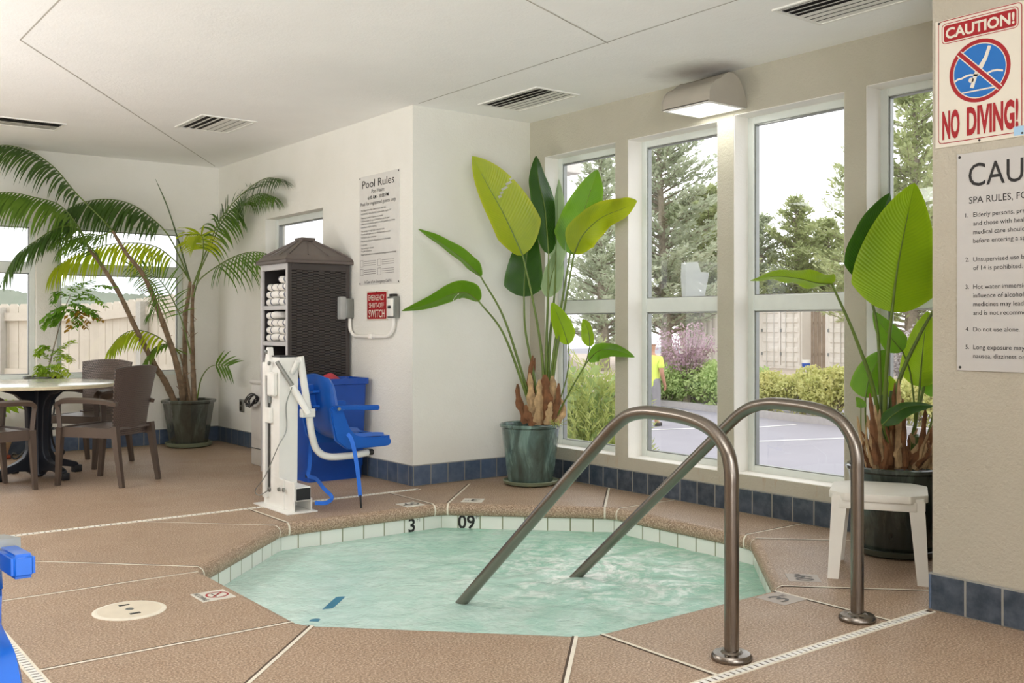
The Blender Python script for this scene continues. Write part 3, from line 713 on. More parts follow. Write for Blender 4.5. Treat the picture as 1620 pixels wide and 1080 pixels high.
# pool rules sign
t = sign('rules_sign', 'tall white pool rules sign on the wall beside the towel cabinet', 7.275, 1.53, 2.402, .625, 'rules_sign')
Z = 1.53
def lp(txt, sx, z, h, m='ink', **kw): return lettering('lettering', txt, M[m], at(sx, z - Z), RT, UP, h, t, **kw)
lp('Pool Rules', .05, 2.306, .062, w=.50)
lp('Pool Hours:', .20, 2.258, .030, w=.205)
lp('6:00 AM - 10:00 PM', .14, 2.210, .028, w=.325, bold=.01)
lp('Pool for registered guests only', .024, 2.166, .028, w=.55)
small = ['No lifeguard on duty. Swim at your own risk.', 'NO DIVING. NO DIVING. Shallow water, depth 3 FT', 'Maximum number of persons as posted', 'Children under the age of 14 shall not use the pool', 'unless accompanied by a parent or adult guardian at all times', 'Use shower before entering', 'No running or rough play in the pool area', 'Persons with open sores or infections shall not enter', 'No food or glass containers', 'Pets are not allowed in the pool area or in the water', 'at any time', 'No smoking or alcohol', 'No glass containers', 'Report any incident or emergency to management immediately']
for z, s in zip((2.13, 2.101, 2.07, 2.045, 2.022, 1.995, 1.964, 1.939, 1.913, 1.884, 1.853, 1.826, 1.804, 1.776), small): lp(s, .034, z - .008, .015, 'ink_grey', maxw=.55)
for a, b_, c, d in ((.016, .066, 1.675, 1.728), (.295, .347, 1.675, 1.728), (.016, .066, 1.605, 1.658), (.295, .347, 1.602, 1.658)):
    sheet(t, 'icon_box', M['ink_grey'], rframe(a, b_, c - Z, d - Z, .004, .003))
    for i in range(3): sheet(t, 'text_rule', M['ink_grey'], [[(b_ + .012, d - Z - .008 - i * .016), (b_ + .20, d - Z - .008 - i * .016), (b_ + .20, d - Z - .011 - i * .016), (b_ + .012, d - Z - .011 - i * .016)]])
lp('In Case of an Emergency Call 911', .088, 1.542, .024, w=.43)
screws(t, [(.012, .86), (.613, .86), (.012, .012), (.613, .012)], .007)
# emergency switch sign
t = sign('warning_sign', 'small red emergency shut-off switch sign under the pool rules', 7.157, 1.244, 1.480, .325, 'ivory_sign')
Z = 1.244
sheet(t, 'red_field', M['sign_red'], [rrect(.012, .313, .012, .224, .008)])
lettering('lettering', 'EMERGENCY', M['ivory_sign'], at(.035, 1.404 - Z, 1), RT, UP, .044, t, w=.25, bold=.006)
lettering('lettering', 'SHUT-OFF', M['ivory_sign'], at(.042, 1.346 - Z, 1), RT, UP, .038, t, w=.235, bold=.012)
lettering('lettering', 'SWITCH', M['ivory_sign'], at(.037, 1.270 - Z, 1), RT, UP, .060, t, w=.25, bold=.012)
screws(t, [(.16, .226), (.02, .02), (.3, .02)], .005)
# switch boxes and the conduit between them
t = thing('switch_box', 'grey metal switch box on the wall right of the red sign', 'switch', (XL, 6.70, 1.262))
MB().box((-.055, -.052, 0), (0, .052, .165), .006).build('housing', M['grey_metal'], t)
MB().box((-.062, -.045, .012), (-.054, .045, .150), .004).build('cover_plate', M['white_plastic'], t)
MB().box((-.075, -.014, .072), (-.06, .014, .094), .003).build('toggle', M['black_plastic'], t)
MB().box((-.05, -.03, .165), (-.01, .03, .185), .004).build('hinge_lid', M['dark_metal'], t)
t = thing('switch_box', 'grey weatherproof switch box beside the towel cabinet', 'switch', (XL, 7.44, 1.262))
MB().box((-.075, -.07, 0), (0, .055, .165), .012).build('housing', M['grey_metal'], t)
MB().box((-.13, -.075, -.01), (-.072, .06, .18), .014).build('cover', plain('clear_grey_cover', '#a9aaa6', .25), t)
MB().box((-.138, -.02, .055), (-.129, .028, .125), .004).build('red_switch', M['sign_red'], t)
cd = [(-.025, 7.40, 1.262), (-.025, 7.40, 1.20), (-.025, 7.385, 1.16), (-.025, 7.34, 1.128), (-.025, 7.28, 1.118), (-.025, 7.05, 1.118), (-.025, 6.86, 1.118), (-.025, 6.78, 1.128), (-.025, 6.725, 1.165), (-.025, 6.705, 1.21), (-.025, 6.705, 1.262)]
t = thing('conduit', 'cream U-shaped pipe joining the two switch boxes', 'pipe', (XL, 7.05, 1.118))
MB().tube(crom([(x, y - 7.05, z - 1.118) for x, y, z in cd], 4), .014, 10).build('pipe', M['reveal'], t, 60)
MB().box((-.045, -.02, -.018), (0, .02, .018), .004).build('clip', M['reveal'], t)
# outlet
t = thing('wall_outlet', 'small grey outlet cover low on the wall by the palm', 'outlet', (XL, 9.668, .345))
MB().box((-.02, -.045, 0), (0, .045, .125), .005).build('cover_plate', M['grey_metal'], t)
for z in (.035, .085): MB().lathe([(.02, 0), (.02, .004), (0, .005)], 14).build('socket', M['dark_metal'], t).matrix_local = Matrix.Translation((-.02, 0, z)) @ Matrix.Rotation(R(-90), 4, 'Y')

# ================================================================ handrails
def rail(label, x, ybase, pts):
    t = thing('handrail', label, 'handrail', (x, ybase, 0), 0, 'bent steel handrails into the spa')
    P = [Vector((0, y - ybase, z)) for y, z in pts]
    Q = [P[0], P[1]] + crom(P[1:-2], 8)[1:-1] + P[-2:]
    MB().tube(Q, .0265, 20).build('rail', M['steel'], t, 60)
    MB().lathe([(.072, 0), (.074, .004), (.074, .014), (.066, .024), (.04, .026), (.034, .032), (.0275, .034)], 32).build('base_flange', M['steel'], t, 40)
    return t
rail('bent steel handrail nearest the camera, its slope ending mid-spa', 2.85, 2.412, [(2.412, 0), (2.412, .60), (2.414, .68), (2.438, .755), (2.512, .822), (2.63, .853), (2.80, .862), (2.885, .855), (2.955, .835), (3.02, .795), (3.09, .738), (4.122, -.168), (4.37, -.385)])
rail('second bent steel handrail, set back beside the white stool', 3.635, 2.42, [(2.42, 0), (2.42, .60), (2.422, .67), (2.446, .745), (2.512, .817), (2.625, .85), (2.80, .86), (2.89, .853), (2.965, .833), (3.035, .795), (3.11, .735), (4.165, -.168), (4.43, -.395)])

# ================================================================ marks set in the deck and on the spa tiles
M['lid'] = plain('cream_lid', '#d8cdb8', .5, var=.05)
t = thing('skimmer_lid', 'round cream skimmer lid set in the deck left of the spa', 'lid', (1.321, 4.367, 0))
MB().lathe([(.148, 0), (.148, .003), (.14, .006), (.132, .006)], 40).build('rim', M['joint'], t)
MB().lathe([(.130, .001), (.128, .006), (.06, .008), (0, .008)], 40).build('lid', M['lid'], t)
for y in (-.075, .075): MB().box((-.022, y - .010, .0062), (.022, y + .010, .0085), .002).build('finger_slot', M['dark_metal'], t)
MB().lathe([(.018, .007), (.016, .010), (0, .010)], 16).build('screw', M['grey_metal'], t)
def inset(name, label, x, y, rz, s, board, parts, group=None):
    """tile let into the deck; local +y is the top of its lettering"""
    t = thing(name, label, 'tile', (x, y, 0), rz, group); MB().box((-s / 2, -s / 2, -.004), (s / 2, s / 2, .002), .001, seg=1).build('tile', M[board], t, 0)
    for txt, px, py, h, w in parts: lettering('lettering', txt, M['ink_grey'] if board == 'tile_white' else M['ink_grey'], (px, py, .0026), (1, 0, 0), (0, 1, 0), h, t, w=w, bold=.01)
    return t
inset('depth_tile', 'white depth tile marked 09 on the deck behind the spa, near the pool lift', 3.607, 5.82, R(180), .145, 'tile_white', [('09', -.06, -.045, .085, .10), ('M', .045, .005, .028, .02)])
inset('depth_tile', 'white depth tile marked 3 on the deck near the blue-green pot', 4.03, 5.69, R(135), .145, 'tile_white', [('3', -.045, -.045, .085, .06), ('FT', .025, .005, .028, .03)])
inset('depth_tile', 'grey depth tile marked 09 on the deck by the white stool', 4.038, 2.982, R(45), .15, 'tile_grey', [('09', -.06, -.045, .085, .10), ('M', .045, .005, .028, .02)])
inset('depth_tile', 'grey depth tile marked 3 on the deck between the handrails', 3.655, 2.815, 0, .16, 'tile_grey', [('3', -.045, -.045, .09, .06), ('FT', .025, .005, .028, .03)])
t = thing('no_diving_tile', 'small white no diving tile with a red ring on the deck left of the spa', 'tile', (1.69, 4.385, 0), R(-90))
MB().box((-.08, -.076, -.004), (.08, .076, .002), .001, seg=1).build('tile', M['tile_white'], t, 0)
g = MB()
for P in annulus(0, .018, .042, .051, 28): g.add([(a, b_, .0026) for a, b_ in P], [(3, 2, 1, 0)])
g.add([(-.036, .05, .0027), (-.03, .056, .0027), (.036, -.014, .0027), (.03, -.02, .0027)], [(0, 3, 2, 1)]); g.build('prohibition_ring', M['sign_red'], t, 0)
g = MB(); g.add([(-.028, .036, .0025), (-.02, .042, .0025), (.012, .014, .0025), (.005, .006, .0025)], [(0, 3, 2, 1)]); g.add([(-.032, .006, .0025), (.032, .006, .0025), (.032, .0, .0025), (-.032, .0, .0025)], [(0, 3, 2, 1)]); g.build('diver_mark', M['ink_grey'], t, 0)
lettering('lettering', 'NO DIVING', M['ink_grey'], (-.07, -.066, .0026), (1, 0, 0), (0, 1, 0), .024, t, w=.14, bold=.01)
# figures painted on the water-line tiles
yt = 4.33 + HALF + .0205
t = thing('depth_marking', 'black 3 FT depth figures on the white spa tile below the pool lift', 'depth marking', (3.575, yt, -.165))
lettering('lettering', '3', M['ink'], (-.035, 0, .0), (1, 0, 0), (0, 0, 1), .088, t, w=.05, bold=.02)
lettering('lettering', 'FT', M['ink'], (.03, 0, .062), (1, 0, 0), (0, 0, 1), .028, t, w=.03)
n = Vector((1, 1)).normalized(); tt = Vector((1, -1)).normalized(); p = Vector((cx, cy)) + n * (HALF + .0205) - tt * .46
t = thing('depth_marking', 'black 09 M depth figures on the white spa tile left of the pot', 'depth marking', (p.x, p.y, -.165))
lettering('lettering', '09', M['ink'], (0, 0, .0), (tt.x, tt.y, 0), (0, 0, 1), .09, t, w=.115, bold=.02)
lettering('lettering', 'M', M['ink'], (tt.x * .122, tt.y * .122, .066), (tt.x, tt.y, 0), (0, 0, 1), .026, t, w=.022)

# ================================================================ white stool
t = thing('stool', 'white plastic stool in front of the big dark pot', 'stool', (4.43, 2.83, 0), R(-59))
w2, d2 = .222, .215
# top slab with notched corners, legs as channel sections splaying out
poly = []
for sx, sy in ((1, -1), (1, 1), (-1, 1), (-1, -1)):
    A = [(w2 - .075, d2), (w2 - .055, d2 - .018), (w2 - .018, d2 - .055), (w2, d2 - .075)]
    A = A if sx * sy > 0 else A
    pts_ = [(sx * x, sy * y) for x, y in A]
    if sx * sy > 0: pts_ = pts_[::-1]
    poly += pts_
g = MB().prism(poly, .372, .41, .006)
for sx in (-1, 1):
    g.box((sx * (w2 - .02) - .008, -d2 + .05, .335), (sx * (w2 - .02) + .008, d2 - .05, .38), .003)
for sy in (-1, 1):
    g.box((-w2 + .05, sy * (d2 - .02) - .008, .335), (w2 - .05, sy * (d2 - .02) + .008, .38), .003)
g.build('seat', M['stool_plastic'], t, 40)
for sx in (-1, 1):
    for sy in (-1, 1):
        g = MB()
        def sec(z, k):
            x0, y0 = sx * (w2 - .012 + k), sy * (d2 - .012 + k)
            a = .072 - .022 * (1 - z / .40)
            o = [(0, 0), (-sx * a, 0), (-sx * a, -sy * .012), (-sx * .028, -sy * .028), (-sx * .012, -sy * a), (0, -sy * a)]
            return [(x0 + x, y0 + y, z) for x, y in o]
        L = [sec(z, k) for z, k in ((.395, -.006), (.30, .0), (.15, .007), (0, .014))]
        for i in range(3):
            vs = L[i] + L[i + 1]; g.add(vs, [(j, (j + 1) % 6, (j + 1) % 6 + 6, j + 6) for j in range(6)])
        g.add(L[0], [tuple(range(6))]); g.add(L[3], [tuple(range(5, -1, -1))])
        bb = bmesh.new(); q = [bb.verts.new(v) for v in g.v]
        for f in g.f: bb.faces.new([q[i] for i in f])
        bmesh.ops.remove_doubles(bb, verts=bb.verts[:], dist=1e-5); bmesh.ops.recalc_face_normals(bb, faces=bb.faces[:])
        MB().bm(bb).build('leg', M['stool_plastic'], t, 30)

# ================================================================ round table
t = thing('round_table', 'round stone-topped table on a black pedestal by the back windows', 'table', (1.92, 8.70, 0), R(20))
def stone():
    k = NT('pale_stone_laminate'); o = k.obj(); n = k.noise(26, 6, .7, o, .5)
    k.bsdf(k.ramp(n, [(.35, lin('#b3b5a2')), (.55, lin('#c5c5b3')), (.7, lin('#d9d7c8'))]), .16, spec=.6); return k.m
M['stone'] = stone()
MB().lathe([(0, .722), (.585, .722), (.597, .727), (.60, .735), (.60, .742), (.596, .748), (.588, .75), (0, .75)], 64).build('tabletop', M['stone'], t, 40)
MB().lathe([(.588, .718), (.602, .722), (.603, .742), (.600, .744), (.597, .722)], 64).build('edge_band', plain('beige_edge_band', '#cfc3a2', .4), t, 40)
MB().lathe([(.028, .75), (.026, .753), (0, .753)], 20).build('umbrella_cap', M['grey_metal'], t)
g = MB()
for k in range(4):
    a = k * math.pi / 2; Mx = Matrix.Rotation(a, 4, 'Z')
    # one wing of the pedestal: flared head, straight shank, curved foot
    P = [(.02, .0), (.02, .72), (.31, .72), (.30, .695), (.20, .665), (.135, .61), (.105, .54), (.095, .30), (.10, .22), (.13, .165), (.19, .13), (.33, .085), (.345, .07), (.345, .03), (.30, .045), (.20, .065), (.10, .055), (.06, .03)]
    g.prism(P, -.026, .026, .006, Mx @ Matrix.Rotation(R(90), 4, 'X'), 1)
g.build('pedestal', M['table_black'], t, 40)
MB().lathe([(.058, .02), (.05, .10), (.045, .4), (.05, .65), (.075, .718)], 20).build('column', M['table_black'], t, 40)
for k in range(4):
    a = k * math.pi / 2
    MB().box((.305, -.03, 0), (.375, .03, .058), .008, Matrix.Rotation(a, 4, 'Z')).build('foot', M['black_plastic'], t)
# ================================================================ resin armchairs
def make_chair(label):
    t = thing('armchair', label, 'chair', (0, 0, 0), 0, 'brown resin armchairs round the table')
    def back(u, v):
        s = 2 * u - 1; hw = .195 + .060 * v ** 1.1
        y = -.205 - .085 * v ** 1.5 + .055 * s * s * (.6 + .4 * v) - .02
        z = .375 + v * .505 + (.022 * (1 - s * s)) * v
        return (s * hw, y, z)
    MB().grid(back, 22, 22, .013).build('backrest', [M['chair_wicker']], t, 50)
    def seat(u, v):
        s = 2 * u - 1; y = -.225 + .475 * v
        hw = .215 + .03 * v
        z = .437 - .014 * (1 - s * s) * math.sin(v * math.pi) - .012 * max(0, v - .9) / .1
        return (s * hw, y, z)
    MB().grid(seat, 12, 12, .016).build('seat', [M['chair_seat']], t, 50)
    g = MB()
    ap = [(-.24, -.215), (-.252, .22), (-.235, .25), (.235, .25), (.252, .22), (.24, -.215)]
    g.bar([(-.225, -.22, .40), (-.246, .225, .405)], .018, .075); g.bar([(.225, -.22, .40), (.246, .225, .405)], .018, .075); g.bar(crom([(-.246, .238, .405), (-.12, .252, .41), (.12, .252, .41), (.246, .238, .405)], 4), .018, .065)
    g.build('apron', [M['chair_brown']], t, 40)
    for s in (-1, 1):
        MB().bar(crom([(s * .252, .232, .44), (s * .248, .246, .22), (s * .245, .262, 0)], 4), [.048, .045, .044, .042, .040, .038, .036, .034, .033], [.044, .042, .04, .038, .036, .034, .032, .031, .03], (0, 1, 0)).build('leg', [M['chair_brown']], t, 40)
        MB().bar(crom([(s * .215, -.215, .45), (s * .22, -.245, .24), (s * .226, -.285, 0)], 4), [.046, .045, .043, .041, .039, .037, .035, .034, .033], [.05, .048, .045, .042, .04, .037, .035, .033, .031], (0, 1, 0)).build('leg', [M['chair_brown']], t, 40)
        arm = crom([(s * .222, -.235, .615), (s * .25, -.12, .638), (s * .268, .05, .645), (s * .268, .20, .638), (s * .262, .245, .615), (s * .256, .246, .56), (s * .252, .236, .43)], 6)
        n = len(arm)
        MB().bar(arm, [.034 + .014 * math.sin(math.pi * i / (n - 1)) for i in range(n)], .030, (s * .3, .5, 1)).build('arm', [M['chair_brown']], t, 45)
    return t
c0 = make_chair('brown woven resin armchair nearest the potted palm, back turned to the camera')
c0.location = (2.285, 8.075, 0); c0.rotation_euler.z = math.atan2(.795, -.606) - R(90)
c1 = copy_tree(c0); c1['label'] = 'brown woven resin armchair behind the table, its back against the windows'
c1.location = (2.44, 9.20, 0); c1.rotation_euler.z = math.atan2(-.62, -.78) - R(90)
c2 = copy_tree(c0); c2['label'] = 'brown resin armchair left of the table, cut by the left edge of the picture'
c2.location = (1.44, 8.20, 0); c2.rotation_euler.z = math.atan2(.22, .97) - R(90)

# ================================================================ towel cabinet
X0, X1, Y0, Y1 = 3.46, 4.01, 7.415, 7.915
cxm, cym = (X0 + X1) / 2, (Y0 + Y1) / 2
t = thing('towel_cabinet', 'tall dark woven towel cabinet with a pyramid roof and open shelves', 'cabinet', (cxm, cym, 0))
w, d, hz = (X1 - X0) / 2, (Y1 - Y0) / 2, 1.70
def wpanel(p, q):
    """woven panel on the vertical plane p-q"""
    p, q = Vector(p), Vector(q); g = MB()
    g.add([p, (q.x, q.y, p.z), q, (p.x, p.y, q.z)], [(0, 1, 2, 3)], [(0, 0), (0, 1), (1, 1), (1, 0)]); return g
for nm, (px, py, qx, qy), nrm in (('side_panel', (-w, -d, w, -d), -1), ('side_panel', (w, d, -w, d), 1)):
    wpanel((px + .03 * (1 if px < 0 else -1), py, .06), (qx + .03 * (1 if qx < 0 else -1), qy, hz - .05)).build(nm, [M['cab_wicker']], t, 0)
    s = nrm; y = py; g = MB()
    y_in, y_out = (y - .002, y + .02) if s < 0 else (y - .02, y + .002)
    for a, b_, c, e in ((-w, -w + .035, 0, hz), (w - .035, w, 0, hz)): g.box((a, y - (.006 if s < 0 else .022), c), (b_, y + (.022 if s < 0 else .006), e), .003, seg=1)
    g.box((-w + .035, y - (.006 if s < 0 else .022), hz - .055), (w - .035, y + (.022 if s < 0 else .006), hz), .003, seg=1); g.box((-w + .035, y - (.006 if s < 0 else .022), 0), (w - .035, y + (.022 if s < 0 else .006), .07), .003, seg=1)
    g.build('side_frame', [M['cab_brown']], t, 0)
MB().box((w - .02, -d + .01, 0), (w, d - .01, hz)).build('back_panel', M['cab_dark'], t, 0)
MB().box((-w + .02, -d + .022, 0), (w - .02, -d + .024, hz)).box((-w + .02, d - .024, 0), (w - .02, d - .022, hz)).build('lining', M['cab_dark'], t, 0)
g = MB()
for lo, hi in (((-w - .006, -d - .004, 0), (-w + .02, -d + .026, hz)), ((-w - .006, d - .026, 0), (-w + .02, d + .004, hz)), ((-w - .006, -d + .026, hz - .05), (-w + .02, d - .026, hz))): g.box(lo, hi, .003, seg=1)
g.build('front_frame', M['cab_frame'], t, 0)
SH = [.16, .49, .785, 1.075, 1.365]
for z in SH:
    s = MB().box((-w, -d + .026, z - .035), (w - .02, d - .026, z), .003, seg=1).build('shelf', M['cab_frame'], t, 0)
g = MB(); e = .035
g.box((-w - e, -d - e, hz), (w + e, d + e, hz + .028), .006)
b0 = [(-w - e, -d - e, hz + .028), (w + e, -d - e, hz + .028), (w + e, d + e, hz + .028), (-w - e, d + e, hz + .028)]; b1 = [(-w + .01, -d + .01, hz + .07), (w - .01, -d + .01, hz + .07), (w - .01, d - .01, hz + .07), (-w + .01, d - .01, hz + .07)]
tp = [(-.05, -.05, hz + .205), (.05, -.05, hz + .205), (.05, .05, hz + .205), (-.05, .05, hz + .205)]
for A, B in ((b0, b1), (b1, tp)):
    for k in range(4): g.add([A[k], A[(k + 1) % 4], B[(k + 1) % 4], B[k]], [(0, 1, 2, 3)])
g.build('roof', M['cab_roof'], t, 0)
g = MB()
for k in range(4): g.bar([Vector(b1[k]), Vector(tp[k])], .022, .012)
for k in range(4):
    for f in (.33, .67):
        a = Vector(b1[k]).lerp(Vector(b1[(k + 1) % 4]), f); c = Vector(tp[k]).lerp(Vector(tp[(k + 1) % 4]), .5); g.bar([a, c], .008, .008)
g.build('roof_ridge', M['cab_roof'], t, 0)
MB().prism([(-.065, -.065), (.065, -.065), (.065, .065), (-.065, .065)], hz + .198, hz + .226, .008).build('roof_cap', M['cab_roof'], t)
# ---- folded towels: each is one folded roll lying with its fold to the front
def make_towel(label, grp):
    """thick folded towel, rounded fold facing the room (-x); u runs across its width"""
    t = None; n = 14; prof_ = []
    for k in range(9): a = R(90 + 22.5 * k); prof_.append((-.14 + .031 * math.cos(a), .033 + .031 * math.sin(a)))
    prof_ = [(.12, .064)] + prof_ + [(.12, .002)]
    g = MB(); rows = []
    W_ = .115
    for i in range(n + 1):
        u = i / n; x = (u - .5) * 2 * W_; puff = 1 - .32 * abs(2 * u - 1) ** 5; wob = .004 * math.sin(7 * u + 1)
        rows.append([(px * puff - .012 * (1 - puff), x, .033 + (pz - .033) * puff + wob) for px, pz in prof_])
    m_ = len(prof_); vs = [p for r_ in rows for p in r_]; uvs = [(i / n, j / m_) for i in range(n + 1) for j in range(m_)]
    fs = [(i * m_ + j, i * m_ + (j + 1) % m_, (i + 1) * m_ + (j + 1) % m_, (i + 1) * m_ + j) for i in range(n) for j in range(m_)]
    fs += [tuple(range(m_))[::-1], tuple(n * m_ + j for j in range(m_))]
    g.add(vs, fs, uvs); o = g.build('folded_towel', M['towel'], None, 60); o.scale.z = .92; return tag(o, label, 'towel', grp)
tw0 = None
place = [(3, 'top', .0), (2, 'bottom', .0)]
names = {('upper', 0): 'in the upper stack', ('lower', 0): 'in the lower stack'}
rowname = ['bottom', 'second', 'third', 'top']
for sh, shelfn, ncols in ((1.365, 'upper', [3, 4]), (1.075, 'lower', [4, 3])):
    for ci, nn in enumerate(ncols):
        side = 'far' if ci == 0 else 'near'
        for k in range(nn):
            pos = 'top' if k == nn - 1 else ('bottom' if k == 0 else ('second' if k == 1 else 'third'))
            lab = 'white striped towel, %s of the %s pile on the %s towel shelf' % ({'top': 'topmost', 'bottom': 'lowest', 'second': 'second from the bottom', 'third': 'third from the bottom'}[pos], {'far': 'left', 'near': 'right'}[side], shelfn)
            if tw0 is None: tw0 = make_towel(lab, 'striped towels in the cabinet'); o = tw0
            else: o = tw0.copy(); COL.objects.link(o); o['label'] = lab
            o.location = (X0 + .175 + .006 * ((k * 7 + ci) % 3), cym + (.112 if ci == 0 else -.112) + .006 * ((k * 5) % 3 - 1), sh + .001 + k * .0600)
            o.rotation_euler = (R(2 * ((k + ci) % 3 - 1)), 0, R(4 * ((k * 3 + ci) % 3 - 1)))

# ================================================================ blue bin, grey bin
t = thing('recycling_bin', 'tall blue plastic bin in front of the towel cabinet', 'bin', (3.72, 7.23, 0))
g = MB()
def rr4(w_, d_, z, r=.03): return [(x, y, z) for x, y in rrect(-w_, w_, -d_, d_, r, 3)]
L = [rr4(.235, .135, 0), rr4(.237, .137, .09), rr4(.243, .142, .10), rr4(.262, .160, .74), rr4(.278, .176, .745), rr4(.278, .176, .79), rr4(.262, .160, .79), rr4(.258, .156, .74), rr4(.232, .132, .03)]
n = len(L[0])
for i in range(len(L) - 1): g.add(L[i] + L[i + 1], [(k, (k + 1) % n, (k + 1) % n + n, k + n) for k in range(n)])
g.add(L[0], [tuple(range(n))[::-1]]); g.add(L[-1], [tuple(range(n))])
bb = bmesh.new(); q = [bb.verts.new(v) for v in g.v]
for f in g.f: bb.faces.new([q[i] for i in f])
bmesh.ops.remove_doubles(bb, verts=bb.verts[:], dist=1e-5); MB().bm(bb).build('body', M['blue_bin'], t, 35)
o = MB().grid(lambda u, v: (-.12 + .30 * u, -.07 + .15 * v, .70 + .125 * math.sin(math.pi * u) ** .6 * math.sin(math.pi * (.15 + .7 * v)) + .006 * math.sin(u * 14)), 14, 8, .006).build('plastic_bag', M['red_plastic'], None, 60)
tag(o, 'red plastic edge showing above the rim of the blue bin', 'bag'); o.location = (3.70, 7.23, 0)
t = thing('storage_bin', 'pale grey upright plastic bin on the floor left of the towel cabinet', 'bin', (3.73, 8.19, 0))
g = MB().box((-.17, -.175, 0), (.17, .175, .70), .014); g.build('body', M['grey_plastic'], t)
MB().box((-.18, -.185, .70), (.18, .185, .735), .010).build('lid', M['grey_plastic'], t)
MB().box((-.176, -.16, .145), (-.169, .16, .152)).build('seam', M['grey_metal'], t, 0)
g = MB()
for k in range(5):
    a = random.uniform(0, 6.28); pts = []
    for j in range(17):
        th = 2 * math.pi * j / 16
        pts.append((-.012 - .006 * k + .01 * math.sin(th * 2 + a), .115 * math.cos(th + a * .05) * (.85 + .04 * k), .048 * math.sin(th) * (.7 + .09 * k) + .010 * math.sin(3 * th + a) - .02 * math.cos(th)))
    g.tube(pts, .0055, 6)
o = g.build('coiled_cable', M['black_plastic'], None, 60); o.location = (3.535, 8.23, .565); tag(o, 'black coiled cable hanging on the pale grey bin', 'cable')

# ================================================================ pool lift
t = thing('pool_lift', 'white pool lift with a blue plastic seat on the deck behind the spa', 'pool lift', (2.88, 6.215, 0))
MB().box((-.105, -.265, 0), (.11, .265, .010), .004).build('base_plate', M['lift_white'], t)
def B(nm, lo, hi, m='lift_white', bev=.004, **k): return MB().box(lo, hi, bev, seg=1).build(nm, M[m], t, 0)
g = MB(); g.box((-.045, -.235, .01), (-.035, .20, .20), .003, seg=1); g.box((.075, -.235, .01), (.085, .20, .09), .003, seg=1); g.build('base_bracket', M['lift_white'], t, 0)
MB().prism([(-.10, .01), (.20, .01), (.20, .30), (.08, .22), (-.10, .20)], -.006, .006, .002, Matrix.Translation((-.05, 0, 0)) @ Matrix.Rotation(R(90), 4, 'Z') @ Matrix.Rotation(R(90), 4, 'X'), 1).build('side_plate', M['lift_white'], t, 0)
B('outrigger', (-.032, -.235, .075), (.074, .0, .165)); B('end_cap', (-.028, -.239, .082), (.070, -.234, .158), 'black_plastic', .002)
# mast: tapering box column
g = MB(); Lw = [(-.055, -.03, .012), (.075, -.03, .012), (.075, .11, .012), (-.055, .11, .012)]; Up = [(-.055, -.045, .995), (.075, -.045, .995), (.075, .10, .995), (-.055, .10, .995)]
g.add(Lw + Up, [(3, 2, 1, 0), (4, 5, 6, 7)] + [(k, (k + 1) % 4, (k + 1) % 4 + 4, k + 4) for k in range(4)])
g.build('mast', M['lift_white'], t, 0)
B('mast_cap', (-.058, -.048, .995), (.078, .105, 1.005), 'black_plastic', .002)
# mechanism on the left side of the mast
B('channel', (-.085, .125, .06), (-.055, .165, .96)); B('slot', (-.062, .095, .10), (-.056, .125, .93), 'dark_metal', 0)
B('channel', (-.085, .055, .56), (-.055, .13, .66)); B('actuator_head', (-.095, -.02, .74), (-.056, .07, .90), bev=.01)
MB().prism([(-.03, 0), (.03, 0), (.035, .10), (.012, .19), (-.012, .19), (-.035, .10)], -.02, .02, .004, Matrix.Translation((-.06, .10, .87)) @ Matrix.Rotation(R(90), 4, 'Z') @ Matrix.Rotation(R(90), 4, 'X'), 1).build('pivot_bracket', M['lift_white'], t, 0)
for y, z in ((.10, 1.03), (.05, .955), (-.12, .14), (.10, .12), (-.05, .135)):
    MB().lathe([(.014, 0), (.014, .012), (.008, .014), (0, .014)], 12).build('bolt', M['grey_metal'], t).matrix_local = Matrix.Translation((-.08 if z > .5 else -.057, y, z)) @ Matrix.Rotation(R(-90), 4, 'Y')
MB().box((-.075, .08, .69), (-.060, .10, .85), .002).build('actuator_arm', M['grey_metal'], t, 0)
def lw(px, py, d): return wd(px, py, d) - Vector((2.88, 6.215, 0))
MB().tube([lw(438, 572, 6.62), lw(464, 612, 6.60)], .014, 10).build('actuator_rod', M['grey_metal'], t, 60)
MB().tube([lw(462, 610, 6.60), lw(488, 654, 6.62)], .022, 12).build('actuator_sleeve', M['lift_white'], t, 60)
MB().tube(crom([lw(462, 612, 6.57), lw(453, 640, 6.58), lw(453, 680, 6.58), lw(440, 706, 6.57), lw(420, 752, 6.6), lw(404, 775, 6.72), lw(410, 783, 6.74), lw(424, 776, 6.7)], 6), .0035, 6).build('cable', M['grey_metal'], t, 60)
MB().tube(crom([lw(475, 564, 6.66), lw(480, 600, 6.68), lw(488, 650, 6.72), lw(494, 690, 6.76), lw(502, 712, 6.80), lw(520, 722, 6.84), lw(556, 720, 6.90), lw(584, 715, 6.98)], 6), .024, 14).build('seat_tube', M['lift_white'], t, 60)
MB().tube([lw(584, 715, 6.96), lw(589, 714.5, 6.98)], .020, 14).build('tube_plug', M['dark_metal'], t, 60)
B('tube_bracket', tuple(lw(481, 660, 6.69) - Vector((.02, .02, 0))), tuple(lw(492, 646, 6.73) + Vector((.02, .02, 0))))
MB().tube([lw(472, 570, 6.62), lw(462, 590, 6.66)], .018, 10).build('tube_arm', M['lift_white'], t, 60)
